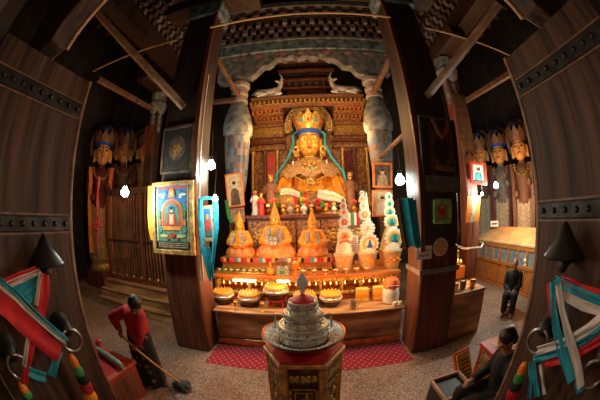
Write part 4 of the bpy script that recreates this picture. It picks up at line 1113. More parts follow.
b.chain([(-1.51, 1.56, .5), (-1.52, 1.54, .27), (-1.52, 1.56, .05)], [.07, .05, .03]); b.chain([(-1.41, 1.55, .5), (-1.40, 1.51, .27), (-1.40, 1.53, .05)], [.07, .05, .03])
for x, y in ((-1.525, 1.56), (-1.40, 1.53)): b.chain([(x, y+.01, .025), (x-.005, y-.1, .02)], [.026, .022])
hand(b, arms[0][2], (.15, -.5, -.35), -1, (.5, .1, -.5), k*.9, 1.2); hand(b, arms[1][2], (-.5, -.3, -.1), 1, (0, -1, -.3), k*.9, 1.2)
body = b.build('body', 'skin', T, world=True, remesh=.0065, smth=2)
face_marks(P, rot, hs, body)
q = MB().ball(P(0, -.012, .035), (.092*hs, .104*hs, .112*hs), 22, 14, rot); q.ball(P(0, -.1, -.02), (.05*hs, .045*hs, .055*hs), 14, 10)
q.build('hair', 'hair', T, world=True)
q = MB()
q.chain([(-1.462, 1.56, .51), (-1.44, 1.54, .63), (-1.385, 1.485, .768)], [.122, .106, .108]); q.cap((-1.475, 1.48, .80), (-1.31, 1.47, .80), .062)
for sh, el, ha in arms: q.chain([sh, el, lerp(V(el), V(ha), .72)], [.06, .048, .038])
q.chain([(-1.44, 1.53, .86), (-1.39, 1.53, .885), (-1.34, 1.51, .87)], [.032, .038, .03])
q.build('jacket', 'scarf_red', T, world=True, remesh=.009, smth=3)
rr = []
for i in range(12):
    u = i/11; z = lerp(.6, .02, u); n = 40; r = lerp(.118, .16, u**.8)
    rr.append([(-1.452-.012*u+(r+.012*u*math.cos(j*2*PI*7/n))*math.cos(2*PI*j/n), 1.548+(r*.88+.012*u*math.cos(j*2*PI*7/n))*math.sin(2*PI*j/n), z) for j in range(n)])
MB().rings(rr, False).build('skirt', 'skirt_cloth', T, world=True, smooth=60)

# --- generic seated figure, local front is -y
def seated(lab, loc, rz, s, robe, hairm, hands, headfwd=(0, -1, -.15), lean=0., seatz=.45, name='person', fold=False, hairfull=True):
    T = thing(name, lab, 'person', loc, rz); b = MB(); S = lambda x, y, z: V((x*s, y*s, z*s))
    hz = seatz+.76; hy = -.06-lean
    P, rot = face(b, S(0, hy, hz), s, headfwd)
    b.chain([S(0, -.01-lean*.7, hz-.22), S(0, hy+.02, hz-.07)], [.055*s, .05*s])
    b.chain([S(0, .02, seatz+.1), S(0, .0-lean*.3, seatz+.3), S(0, -.01-lean*.65, seatz+.47)], [.15*s, .13*s, .135*s]); b.cap(S(-.15, -lean*.7, seatz+.5), S(.15, -lean*.7, seatz+.5), .06*s)
    L = []
    for sx, hnd in zip((-1, 1), hands):
        sh = S(sx*.18, -lean*.7, seatz+.5); ha = S(*hnd); mid = (sh+ha)/2; el = mid+S(sx*.09, .07, -.1)
        b.chain([sh, el, ha], [.055*s, .045*s, .03*s]); L.append((sh, el, ha))
        d = (ha-el).normalized(); hand(b, ha, d+V((0, -.2, -.3)), -sx, (0, -.2, -1), s*.95, .8)
        if fold: b.chain([S(sx*.1, -.02, seatz+.08), S(sx*.3, -.26, seatz+.08), S(sx*-.05, -.34, seatz+.06)], [.1*s, .075*s, .05*s])
        else:
            b.chain([S(sx*.1, 0, seatz+.08), S(sx*.12, -.42, seatz+.06), S(sx*.12, -.4, .08)], [.1*s, .07*s, .045*s]); b.chain([S(sx*.12, -.39, .04), S(sx*.13, -.55, .035)], [.042*s, .036*s])
    body = b.build('body', 'skin', T, remesh=.0085*s+.001, smth=2)
    face_marks(lambda x, y, z: WM[T] @ P(x, y, z), (Matrix.Rotation(rz, 3, 'Z') @ rot.to_matrix()).to_euler(), s, body)
    q = MB().ball(P(0, -.02, .02 if hairfull else .012), (.088*s, .1*s, .112*s) if hairfull else (.083*s, .094*s, .104*s), 22, 14, rot)
    if hairfull: q.ball(P(0, -.05, -.05), (.075*s, .06*s, .07*s), 14, 10, rot)
    q.build('hair', hairm, T)
    q = MB()
    q.chain([S(0, .02, seatz+.1), S(0, -lean*.3, seatz+.3), S(0, -.01-lean*.65, seatz+.46)], [.185*s, .16*s, .16*s]); q.cap(S(-.16, -lean*.7, seatz+.5), S(.16, -lean*.7, seatz+.5), .082*s)
    for sh, el, ha in L: q.chain([sh, el, lerp(el, ha, .8)], [.08*s, .068*s, .058*s])
    q.build('coat', robe, T, remesh=.012*s+.001, smth=3)
    q = MB()
    for sx in (-1, 1):
        if fold: q.chain([S(sx*.1, 0, seatz+.09), S(sx*.31, -.26, seatz+.1), S(-sx*.05, -.36, seatz+.09)], [.13*s, .105*s, .08*s])
        else: q.chain([S(sx*.1, 0, seatz+.09), S(sx*.12, -.42, seatz+.07), S(sx*.12, -.41, .16)], [.13*s, .1*s, .085*s])
    q.cap(S(-.06, -.3, seatz+.04), S(.06, -.3, seatz+.04), .09*s)
    q.build('robe_skirt', robe, T, remesh=.012*s+.001, smth=3)
    return T
def stool(lab, loc, rz, h, r, m='lacquer_dark'):
    t = thing('stool', lab, 'stool', loc, rz)
    MB().box(-r, -r, h-.03, r, r, h).build('seat', m, t, bevel=.006)
    for x in (-1, 1):
        for y in (-1, 1): MB().box(x*(r-.015)-.014, y*(r-.015)-.014, 0, x*(r-.015)+.014, y*(r-.015)+.014, h-.0305).build('leg', m, t)
    for y in (-1, 1): MB().box(-r+.02, y*(r-.015)-.008, h*.35, r-.02, y*(r-.015)+.008, h*.35+.02).build('stretcher', m, t)
    return t
sloc = (3.04, 2.62, 0); srz = math.radians(-52)
stool('low dark stool under the seated elderly person by the glazed cabinet', sloc, srz, .215, .11)
seated('elderly person in dark robe seated on a stool before the glazed cabinet', sloc, srz, k*.92, 'black_cloth', 'hair_grey', ((-.07, -.3, .6), (.07, -.3, .6)), (.1, -1, -.12), .03, hairfull=False)
rloc = (1.3, .91, 0); rrz = math.radians(-110)
stool('low dark stool under the black-haired reading person by the right door leaf', rloc, rrz, .24, .12)
seated('black-haired person in dark coat bent over a book beside the right door leaf', rloc, rrz, k, 'black_cloth', 'hair', ((-.1, -.36, .7), (.3, -.28, .66)), (.1, -1, -.9), .09)

# ---------------------------------------------------------------- reader's desk, scripture and red table
t = thing('low_desk', 'low black box desk with wooden rim in front of the reading person', 'desk', (1.15, 1.31, 0))
MB().box(-.15, -.15, 0, .12, .15, .2).build('body', 'black', t, bevel=.004)
q = MB().box(-.16, -.16, .201, .13, -.14, .235).box(-.16, .14, .201, .13, .16, .235).box(-.16, -.139, .201, -.14, .139, .235).box(.11, -.139, .201, .13, .139, .235)
q.build('rim', 'pole_wood', t, bevel=.003)
def slab(name, m, lab, cat, c, d, rot, **kw):
    q = MB().obox((0, 0, 0), d, rot); q.v = [v+V(c) for v in q.v]; return solo(q, name, m, lab, cat, **kw)
bk = thing('scripture_book', 'open yellow and red scripture book propped beside the low black desk', 'book', (1.38, 1.56, 0), .2)
MB().obox((0, 0, .2), (.2, .03, .30), (-.55, 0, 0)).build('cover', 'frame_red', bk, bevel=.003)
MB().obox((0, -.022, .205), (.17, .014, .27), (-.55, 0, 0)).build('page', 'yellow_paper', bk)
q = MB()
for i in range(5):
    zz = .12+.035*i; yy = -.03-(.205-zz)*-.0
    q.obox((R.uniform(-.01, .01), -.0315-(zz-.205)*-.613, zz), (.1, .004, .012), (-.55, 0, 0))
q.build('lettering', 'ink', bk)
MB().box(-.11, -.07, 0, .11, .1, .055).build('stand', 'box_red', bk, bevel=.004)
t = thing('offering_table', 'red-topped carved side table right of the yellow scripture book', 'table', (1.75, 1.42, 0), -.1)
MB().box(-.19, -.14, .04, .19, .14, .34).build('body', 'carved_brown', t)
for x in (-1, 1):
    for y in (-1, 1): MB().box(x*.175-.02, y*.125-.02, 0, x*.175+.02, y*.125+.02, .345).build('leg', 'box_red', t, bevel=.004)
MB().box(-.21, -.16, .346, .21, .16, .375).build('table_top', 'red_lacquer', t, bevel=.005)
for i in range(5): MB().ball((-.12+.06*i, -.142, .2), (.022, .008, .05), 10, 8).build('carving', 'carved_gold' if i % 2 else 'paint_green', t)
for i, (x, y, r, lab) in enumerate(((-.06, .03, .3, 'small cream picture card lying on the left part of the red-topped table'), (.07, -.07, -.2, 'small cream picture card lying on the front right of the red-topped table'))):
    p = WM[t] @ V((x, y, .377)); c = thing('picture_card', lab, 'card', p, r-.4)
    MB().box(-.06, -.04, 0, .06, .04, .003).build('card', 'paper', c); q = MB().box(-.045, -.03, .0032, .0, .03, .0042).build('print', 'paint_sand', c); MB().box(.01, -.03, .0032, .045, .03, .0042).build('print', 'torma_red', c)
p = WM[t] @ V((.14, .1, .377))
t2 = thing('money_bundle', 'pale and pink pile of banknotes at the back of the red-topped table', 'bundle', p, .3)
for i in range(9):
    MB().obox((R.uniform(-.02, .02), R.uniform(-.02, .02), .004+.011*i), (.09, .05, .008), (R.uniform(-.05, .05), 0, R.uniform(-.7, .7))).build('note', ['paper', 'pink_paint', 'wax'][i % 3], t2)
# ---------------------------------------------------------------- left aisle: stepped platform, lattice screen
t = thing('stepped_platform', 'three worn wooden steps below the lattice screen in the left aisle', 'platform', (-2.83, 2.95, 0))
for i in range(3):
    MB().box(-.98, .0+.135*i, .14*i+.001, .98, .8, .14*(i+1)).build('step', 'altar_wood', t, bevel=.01)
    MB().box(-.98, -.006+.135*i, .14*(i+1)-.03, .98, -.0005+.135*i, .14*(i+1)).build('nosing', 'brown_wood', t, bevel=.004)
t = thing('lattice_screen', 'dark wooden lattice screen of thin upright bars above the left steps', 'screen', (-2.85, 3.4, .422))
MB().box(-.88, -.03, 0, .88, .03, .07).build('rail', 'red_wood', t, bevel=.006)
MB().box(-.88, -.03, .72, .88, .03, .76).build('rail', 'old_wood', t, bevel=.006)
MB().box(-.88, -.04, 1.56, .88, .04, 1.68).build('rail', 'old_wood', t, bevel=.006)
for x in (-.85, .06, .85): MB().box(x-.035, -.04, .071, x+.035, .04, 1.559).build('post', 'pillar_wood', t, bevel=.005)
q = MB()
for i in range(24):
    x = -.8+i*.0695
    if abs(x-.06) > .045: q.box(x-.012, -.012, .071, x+.012, .012, 1.559)
q.build('bar', 'bar_wood', t)
for i in range(9):
    x = -.78+i*.195
    MB().ball((x, -.036, .12), (.03, .02, .03), 10, 8).build('rosette', 'carved_gold', t)

# ---------------------------------------------------------------- tall standing crowned statues along the side walls
def bodhisattva(lab, p, rz, h, robe, skirt, grp, sash='scarf_red'):
    band = 'blue_cloth' if 'grey' in lab or 'maroon' in lab else 'crown_bronze'
    t = thing('standing_statue', lab, 'statue', p, rz, grp); s = h
    MB().lathe([(.115*s, 0), (.12*s, .02*s), (.1*s, .05*s), (.11*s, .08*s)], n=28, sy=.8).build('lotus_base', 'carved_gold', t)
    m = MB().lathe([(.105*s, .081*s), (.11*s, .1*s), (.1*s, .25*s), (.1*s, .4*s), (.095*s, .5*s), (.06*s, .53*s)], n=48, sy=.72)
    for v in m.v:
        a = math.atan2(v.y, v.x); kk = 1+.05*math.sin(a*12); v.x *= kk; v.y *= kk
    m.build('skirt', skirt, t, smooth=60)
    b = MB()
    b.chain([(0, 0, .5*s), (0, 0, .6*s), (0, .0, .7*s)], [.08*s, .075*s, .085*s]); b.cap((-.09*s, 0, .74*s), (.09*s, 0, .74*s), .042*s); b.chain([(0, 0, .76*s), (0, -.005*s, .82*s)], [.035*s, .032*s])
    for sx in (-1, 1):
        b.chain([(sx*.1*s, 0, .735*s), (sx*.108*s, .01*s, .6*s), (sx*.07*s, -.1*s, .62*s if sx > 0 else .54*s)], [.034*s, .028*s, .02*s]); b.ball((sx*.062*s, -.115*s, .63*s if sx > 0 else .545*s), (.024*s, .016*s, .034*s))
    b.build('body', robe, t, remesh=.009*s, smth=3)
    hd = MB().ball((0, -.01*s, .875*s), (.052*s, .058*s, .072*s), 20, 14); hd.ball((0, -.03*s, .835*s), (.036*s, .036*s, .035*s)); hd.chain([(0, -.062*s, .885*s), (0, -.074*s, .86*s)], [.006*s, .01*s], 8)
    for sx in (-1, 1): hd.chain([(sx*.055*s, 0, .89*s), (sx*.057*s, 0, .83*s)], [.01*s, .011*s], 8)
    H = hd.build('head', 'statue_face', t, remesh=.006*s, smth=2)
    for sx in (-1, 1):
        MB().ball((sx*.022*s, -.063*s, .882*s), (.012*s, .005*s, .004*s), 8, 6).build('eye', 'black', H)
        MB().tube([(sx*.006*s, -.067*s, .897*s), (sx*.022*s, -.067*s, .903*s), (sx*.04*s, -.053*s, .895*s)], .002*s, 6).build('eyebrow', 'hair_blue', H)
    MB().ball((0, -.066*s, .845*s), (.014*s, .006*s, .005*s), 8, 6).build('lips', 'lips', H)
    MB().lathe([(.05*s, .915*s), (.055*s, .94*s), (.045*s, .99*s), (.03*s, 1.01*s), (.034*s, 1.035*s), (.02*s, 1.06*s), (.001, 1.07*s)], n=18).build('hair', 'hair_blue', t)
    MB().lathe([(.056*s, .922*s), (.06*s, .924*s), (.062*s, .934*s), (.058*s, .936*s)], (0, -.006*s, 0), 24).build('headband', band, t)
    C = MB().lathe([(.06*s, .933*s), (.066*s, .935*s), (.068*s, .945*s), (.062*s, .946*s)], (0, -.006*s, 0), 24).build('crown', 'crown_bronze', t)
    for k in range(5):
        a = -PI/2+(k-2)*.6; q = MB().prism([(-.02*s, 0), (-.025*s, .02*s), (-.012*s, .045*s), (0, .065*s), (.012*s, .045*s), (.025*s, .02*s), (.02*s, 0)], -.004*s, .004*s)
        q.move(Matrix.Translation((.064*s*math.cos(a), -.006*s+.064*s*math.sin(a), .944*s)) @ Matrix.Rotation(a+PI/2, 4, 'Z') @ Matrix.Rotation(.15, 4, 'X')); q.build('crown_leaf', 'crown_bronze', C)
    MB().arc((0, .085*s, .95*s), .125*s, .03*s, .02*s, -.6, PI+.6, 30, .75).build('halo', 'crown_bronze', t)
    def grow(o):
        for v in o.data.vertices: v.co = V((v.co.x*1.32, v.co.y*1.32, .8*s+(v.co.z-.8*s)*1.32))
        for c in o.children: grow(c)
    for o in list(t.children):
        if o.name.split('.')[0] in ('head', 'hair', 'headband', 'crown', 'halo'): grow(o)
    q = MB()
    for k in range(13):
        a = PI+PI*k/12; q.ball((.07*s*math.cos(a), -.05*s+.04*s*math.sin(a), .775*s+.09*s*math.sin(a)), .009*s, 8, 6)
    q.build('necklace', 'carved_gold', t)
    for sx in (-1, 1):
        pts = [(sx*.1*s, -.05*s, .78*s), (sx*.085*s, -.09*s, .66*s), (sx*.09*s, -.095*s, .5*s), (sx*.085*s, -.1*s, .32*s), (sx*.09*s, -.105*s, .14*s)]
        MB().sheet([[V(p)+V((.03*s*(j-.5), -.004*s*j, 0)) for j in range(2)] for p in pts], .006*s).build('sash', sash, t)
    return t
gl = 'standing crowned statues of the left aisle'; gr = 'standing crowned statues of the right aisle'
def stat(px, py, X, h, rz, lab, robe, skirt, g, sash):
    p = atx(px, py, X); z = max(.0, p.z-.9*h)
    bodhisattva(lab, (p.x, p.y, z+.001), rz, h, robe, skirt, g, sash)
    q = MB().box(p.x-.34, p.y-.34, 0, p.x+.34, p.y+.34, z)
    solo(q, 'plinth', 'red_wood', 'red wooden plinth under the '+lab.split(',')[0], 'plinth', bevel=.01)
stat(103, 154, -4.7, 2.95, math.radians(50), 'golden-faced statue nearest the left door leaf, in maroon', 'maroon', 'brocade', gl, 'frame_orange')
stat(124, 153, -4.7, 2.95, math.radians(52), 'golden-faced statue second from the left door leaf, in dark brocade', 'brown_robe', 'brocade', gl, 'maroon')
stat(144, 153, -4.65, 2.95, math.radians(52), 'golden-faced statue farthest back in the left aisle, in dull gold', 'brocade', 'maroon', gl, 'maroon')
stat(519.5, 149, 4.95, 2.9, math.radians(-58), 'golden-faced statue nearest the right door leaf, in brown brocade', 'brown_robe', 'pale_brocade', gr, 'brown_robe')
stat(499, 154, 4.95, 2.9, math.radians(-55), 'golden-faced statue behind the hanging bulb of the right aisle, in grey', 'stone_grey', 'pale_brocade', gr, 'maroon')
stat(481, 155, 4.95, 2.9, math.radians(-52), 'golden-faced statue farthest back in the right aisle, in dark robe', 'brown_robe', 'pale_brocade', gr, 'brown_robe')
# bright ribbon bunch at the left end of the lattice
p = at(90, 243, 3.2)
t = thing('ribbon_bunch', 'bunch of red, white and gold ribbons hanging beside the left end of the lattice', 'ribbons', (-3.9, 3.3, 0))
for i, mt in enumerate(('scarf_red', 'white_cloth', 'frame_orange', 'flower_red')):
    pts = [(.03*i-.05+.02*math.sin(k*1.3+i), -.02*i+.01*math.cos(k+i), 2.35-.17*k) for k in range(9)]
    MB().sheet([[V(p)+V((.03*(j-.5), .012*j, 0)) for j in range(2)] for p in pts], .006).build('ribbon', mt, t)
q = MB()
for k in range(12): q.ball((.06*math.cos(k*.9), -.07+.02*math.sin(k*1.7), 1.42+.07*math.sin(k*.9)), .035, 8, 6)
q.build('rosette', 'flower_red', t)
MB().tube([(0, -.02, 2.34), (0, -.02, 2.4), (0, .02, 3.05)], .008, 6).build('cord', 'black', t)

# ---------------------------------------------------------------- right aisle: glazed cabinet with sloping top
t = thing('glazed_cabinet', 'long orange wooden cabinet with small glass panes and a sloping lit top', 'cabinet', (3.7, 2.6, 0))
L = 1.93
MB().box(.02, 0, .0, .5, L, .5).build('body', 'orange_wood', t)
MB().box(.03, .0, .5005, .5, .02, .84).box(.03, L-.02, .5005, .5, L, .84).box(.47, .02, .5005, .5, L-.02, .84).build('inner_wall', 'maroon', t)
MB().box(-.01, 0, .0, .019, L, .06).build('plinth', 'orange_wood', t, bevel=.004)
MB().box(-.01, 0, .46, .019, L, .52).build('rail', 'orange_wood', t, bevel=.004)
MB().box(-.01, 0, .79, .029, L, .86).build('rail', 'orange_wood', t, bevel=.004)
for i in range(8):
    y = i*(L-.05)/7; MB().box(-.008, y, .5205, .028, y+.05, .7895).build('stile', 'orange_wood', t, bevel=.004)
    if i < 7:
        MB().box(.008, y+.0505, .5205, .012, y+(L-.05)/7-.0005, .7895).build('glass', 'glass_plate', t)
        MB().box(.0, y+.06, .08, .0195, y+(L-.05)/7-.01, .44).build('panel', 'orange_wood', t, bevel=.006)
MB().prism([(-.015, .861), (.56, 1.12), (.56, 1.15), (-.015, .89)], -.01, L+.01).build('x', 'rod_wood', t) if False else None
g = [(-.02, .862), (.58, 1.1), (.58, 1.13), (-.02, .892)]
q = MB().rings([[(a, -.01, b_) for a, b_ in g], [(a, L+.01, b_) for a, b_ in g]], True); q.build('sloping_top', 'rod_wood', t, bevel=.004)
for y0_ in (0, L-.02): MB().rings([[(.0, y, .846), (.55, y, .846), (.55, y, 1.085)] for y in (y0_, y0_+.02)], True).build('end_panel', 'orange_wood', t)
cabinet_items = []
for i in range(7):
    y = 2.55+.16+i*(L-.05)/7
    m = [('brass', 'wax'), ('silver', 'butter'), ('copper', 'wax'), ('brass', 'butter')][i % 4]
    tt = thing('offering_vase', ['small brass vase behind the cabinet pane nearest the seated person', 'silver vase behind the second cabinet pane from the seated person', 'copper vase behind the third cabinet pane from the seated person', 'brass vase behind the middle pane of the glazed cabinet', 'brass pot behind the third cabinet pane from the far end', 'silver pot behind the second cabinet pane from the far end', 'copper pot behind the farthest pane of the glazed cabinet'][i], 'vase', (3.84, y+.05, .502), 0, 'vases inside the glazed cabinet')
    MB().lathe([(.04, 0), (.045, .01), (.03, .03), (.06, .08), (.065, .11), (.03, .16), (.04, .19)], n=18).build('body', m[0], tt)
    MB().lathe([(.001, .1905), (.038, .1905), (.03, .22), (.001, .235)], n=14).build('offering', m[1], tt)
solo(MB().tube([(1.62, 2.6, 1.2), (2.0, 2.7, 1.08), (2.55, 3.0, 1.0), (3.1, 3.6, .94), (3.67, 4.4, .85)], .012, 8), 'barrier_rope', 'white_cloth', 'pale rope strung from the right pillar towards the glazed cabinet', 'rope')
p = at(487, 233, 4.35)
t = thing('paper_notice', 'small framed paper notice standing on the far end of the sloping cabinet top', 'notice', (4.1, 4.35, 1.13), math.radians(-50))
MB().obox((0, 0, .07), (.2, .012, .13), (-.2, 0, 0)).build('board', 'paper', t); MB().obox((0, -.009, .07), (.14, .004, .03), (-.2, 0, 0)).build('lettering', 'ink', t)
MB().obox((0, .05, .03), (.02, .1, .06)).build('stand', 'brown_wood', t)

# ---------------------------------------------------------------- side altar right of the right pillar
t = thing('side_cabinet', 'plain low brown cabinet right of the right front pillar', 'cabinet', (1.905, 2.6, 0))
MB().box(-.27, -.22, 0, .27, .22, .58).build('body', 'altar_wood', t, bevel=.006)
MB().box(-.28, -.23, .581, .28, .23, .61).build('worktop', 'altar_wood', t, bevel=.006)
for x in (-.26, .01): MB().box(x, -.228, .06, x+.25, -.2205, .54).build('door', 'altar_wood', t, bevel=.005)
t = thing('tiered_stand', 'small tiered gilded stand full of butter lamps behind the low brown cabinet', 'stand', (2.0, 3.1, 0))
MB().box(-.22, -.14, 0, .22, .2, .6).build('base', 'red_wood', t, bevel=.006)
MB().box(-.22, -.14, .601, .22, .2, .78).build('tier', 'orange_wood', t, bevel=.006)
MB().box(-.2, .02, .781, .2, .2, .98).build('tier', 'carved_gold', t, bevel=.006)
MB().box(-.18, .1, .981, .18, .2, 1.2).build('tier', 'orange_wood', t, bevel=.006)
lc = None
for i in range(10):
    x = 1.84+.08*(i % 5); y = 3.005+.08*(i//5)
    lab = 'little butter lamp burning on the lower tier of the small gilded stand'
    if lc is None: lc = butter_cup(lab, 'lamps on the small gilded stand', .95); o = lc
    else: o = copy_tree(lc)
    put(o, (x, y, .782))
p = at(459, 251, 3.3)
t = thing('water_jug', 'tall white jug wrapped in a scarf on top of the small gilded stand', 'jug', (1.94, 3.25, 1.202))
MB().lathe([(.05, 0), (.07, .03), (.075, .12), (.04, .2), (.03, .25), (.045, .28)], n=20).build('body', 'pearl', t)
MB().tube([(.05, 0, .24), (.11, 0, .2), (.1, 0, .1), (.07, 0, .06)], .009, 8).build('handle', 'pearl', t)
for sx in (-1, 1): MB().sheet([[(sx*(.035+.025*kk)+.03*(j-.5), -.06-.022*kk, .22-.055*kk) for j in range(2)] for kk in range(4)], .006).build('scarf_end', 'white_cloth', t)
mgs = None
for i, (px, m1, lab) in enumerate(((451, 'silver', 'silver tin at the left front of the low brown cabinet'), (457, 'stone_grey', 'grey cup in the middle of the low brown cabinet'), (463.5, 'brass', 'brass cup at the right front of the low brown cabinet'))):
    x = 1.74+.14*i
    t = thing('metal_cup', lab, 'cup', (x, 2.48+.03*(i % 2), .612), 0, 'cups on the low brown cabinet')
    MB().lathe([(.035, 0), (.04, .01), (.046, .11), (.042, .11), (.034, .02), (.001, .018)], n=20).build('body', m1, t)
    MB().lathe([(.001, .09), (.0405, .09), (.03, .1), (.001, .104)], n=16).build('rice', 'wax', t)
q = MB().lathe([(.1, 0), (.13, .05), (.13, .16), (.1, .24), (.05, .29), (.06, .33), (.03, .35)], (2.38, 3.02, 0.001), 20)
for v in q.v: v.x += .015*math.sin(v.z*25); v.y += .012*math.cos(v.z*31)
solo(q, 'cloth_sack', 'white_cloth', 'pale cloth sack on the floor right of the small gilded stand', 'sack')
# hanging cloths of the right aisle
def hang(lab, pts, Y, w, mts, name='hanging_banner', cat='banner', grp=None):
    if len(mts) == 1:
        g = [[V((at(px, py, Y).x+w*(j/2-.5), Y+.012*math.sin(k*1.7+j), at(px, py, Y).z)) for j in range(3)] for k, (px, py) in enumerate(pts)]
        return solo(MB().sheet(g, .007), 'hanging_'+name, mts[0], lab, cat)
    P0 = at(*pts[0], Y); t = thing(name, lab, cat, (P0.x, Y, at(*pts[-1], Y).z), 0, grp)
    n = len(mts)
    for i, mt in enumerate(mts):
        g = []
        for k, (px, py) in enumerate(pts):
            c = at(px, py, Y); c.x += (i-(n-1)/2)*w/n
            g.append([V((c.x+w/n*(j/2-.5)*.98, Y+.012*math.sin(k*1.7+i*2+j), c.z)) for j in range(3)])
        MB().sheet(g, .007).build('cloth_strip', mt, t, world=True)
    return t
hang('long red and grey banner hanging right of the right front pillar', [(449, 192), (450, 203), (451.5, 214), (453, 224), (454, 233)], 2.95, .2, ['grey_brocade', 'flower_red', 'maroon'])
hang('orange and cream brocade cloth slung under the red framed picture', [(474, 196), (474, 204), (473, 213), (472, 222)], 3.1, .28, ['frame_orange', 'pale_brocade', 'frame_orange'])

# ---------------------------------------------------------------- painted scrolls, portraits, notices
def picture(lab, c4, Y, frame, bg, fw=.03, depth=.03, name='framed_picture', cat='picture', grp=None, dy=0., back=None):
    """Frame through the pixel corners tl, tr, br, bl seen at depth Y; returns thing and the plane's local mapping."""
    p = [at(x, y, Y) for x, y in c4]; c = sum(p, V((0, 0, 0)))/4
    t = thing(name, lab, cat, (c.x, Y, c.z), 0, grp)
    ux = ((p[1]-p[0])+(p[2]-p[3]))/4; uz = ((p[0]-p[3])+(p[1]-p[2]))/4
    w, h = ux.length, uz.length
    ang = math.atan2(ux.z, ux.x)*.5+math.atan2(-uz.x, uz.z)*.5
    M = Matrix.Rotation(-ang, 4, 'Y')
    def put_(q, nm, mt, par=t, **kw): q.move(M); return q.build(nm, mt, par, **kw)
    q = MB().box(-w, -depth/2, -h, -w+fw, depth/2, h).box(w-fw, -depth/2, -h, w, depth/2, h).box(-w+fw, -depth/2, h-fw, w-fw, depth/2, h).box(-w+fw, -depth/2, -h, w-fw, depth/2, -h+fw)
    put_(q, 'frame', frame, bevel=.004)
    put_(MB().box(-w+fw, -.002, -h+fw, w-fw, depth/2-.002, h-fw), 'painting', bg)
    return t, w-fw, h-fw, put_
# the bright deity painting on the left pillar
t, w, h, put_ = picture('bright framed scroll painting of a seated deity, hung on the left front pillar', [(150.5, 183), (194, 180.5), (195.5, 257.5), (157, 251)], 2.24, 'frame_gold', 'paint_teal', .045, .04)
X = lambda q, nm, mt: put_(q, nm, mt)
y0 = -.0045
def flat(pts, k=0): return MB().prism(pts, -.004-.0016*k, -.0021-.0016*k)
def ell(cx, cz, rx, rz, n=24): return [(cx+rx*math.cos(2*PI*i/n), cz+rz*math.sin(2*PI*i/n)) for i in range(n)]
X(flat([(-w, h*.42), (w, h*.42), (w, h), (-w, h)], 0), 'sky', 'paint_blue')
X(flat([(-w, -h*.72), (w, -h*.72), (w, -h*.3), (-w, -h*.3)], 0), 'meadow', 'paint_green')
X(flat([(-w, -h), (w, -h), (w, -h*.74), (-w, -h*.74)], 1), 'caption_band', 'paint_dark')
q = MB()
for r_ in range(3):
    x = -w*.86
    while x < w*.8:
        l = R.uniform(.012, .03); q.box(x, -.0072, -h*(.8+.06*r_), x+l, -.0056, -h*(.8+.06*r_)+.007); x += l+.008
X(q, 'lettering', 'paint_sand')
X(flat([(-w*.92, -h*.98), (-w*.86, -h*.98), (-w*.86, h*.97), (-w*.92, h*.97)], 1), 'border', 'paint_sand'); X(flat([(w*.86, -h*.98), (w*.92, -h*.98), (w*.92, h*.97), (w*.86, h*.97)], 1), 'border', 'paint_sand')
X(flat([(-w*.86, h*.9), (w*.86, h*.9), (w*.86, h*.97), (-w*.86, h*.97)], 2), 'border', 'paint_red')
def arch_(cx, z0, rx, z1, n=18):
    return [(cx-rx, z0), (cx+rx, z0)]+[(cx+rx*math.cos(PI*i/n), z1-rx*1.1+rx*1.1*math.sin(PI*i/n)) for i in range(n+1)]
X(flat(arch_(0, -.3*h, w*.62, h*.6), 2), 'arch', 'frame_orange'); X(flat(arch_(0, -.3*h, w*.54, h*.54), 3), 'arch_lining', 'paint_red')
X(flat(arch_(0, -.28*h, w*.42, h*.46), 4), 'aureole', 'paint_green')
X(flat([(-w*.55, -.38*h), (w*.55, -.38*h), (w*.46, -.24*h), (-w*.46, -.24*h)], 5), 'lotus', 'torma_orange')
X(flat([(-w*.4, -.25*h), (w*.4, -.25*h), (w*.26, -.1*h), (w*.2, .16*h), (-w*.2, .16*h), (-w*.26, -.1*h)], 6), 'robe', 'frame_red')
X(flat([(-w*.13, -.2*h), (w*.13, -.2*h), (w*.1, .02*h), (w*.13, .12*h), (-w*.13, .12*h), (-w*.1, .02*h)], 7), 'deity', 'paint_sand')
X(flat(ell(0, .26*h, w*.19, h*.13), 6), 'nimbus', 'paint_blue'); X(flat(ell(0, .23*h, w*.09, h*.07), 7), 'face', 'paint_sand'); X(flat(ell(0, .3*h, w*.085, h*.045), 8), 'hair', 'paint_dark')
for sx in (-1, 1):
    X(flat(ell(sx*w*.6, .72*h, w*.22, h*.045), 3), 'cloud', 'paper'); X(flat(ell(sx*w*.42, .78*h, w*.16, h*.05), 4), 'cloud', 'paint_teal'); X(flat(ell(sx*w*.5, .64*h, w*.1, h*.03), 5), 'cloud', 'paper')
    X(flat(ell(sx*w*.7, -.36*h, w*.13, h*.1), 4), 'mound', 'paint_teal'); X(flat(ell(sx*w*.5, -.56*h, w*.24, h*.05), 4), 'mound', 'paint_sand'); X(flat(ell(sx*w*.72, -.15*h, w*.07, h*.09), 5), 'attendant', 'frame_orange')
    X(flat(ell(sx*w*.72, .1*h, w*.06, h*.12), 4), 'tree', 'leaf_green'); X(flat(ell(sx*w*.28, -.64*h, w*.09, h*.035), 6), 'jewel', 'torma_red')
X(flat(arch_(0, .64*h, w*.17, h*.9), 5), 'small_deity', 'torma_orange'); X(flat(ell(0, .76*h, w*.08, h*.06), 6), 'small_face', 'paint_sand'); X(flat(ell(0, -.54*h, w*.16, h*.08), 5), 'offering', 'frame_red')
hang('orange silk strip hanging along the left edge of the bright deity painting', [(150.5, 186), (150, 200), (150.5, 215), (151.5, 228), (153, 240)], 2.3, .07, ['orange_silk'], 'silk_strip', 'cloth')
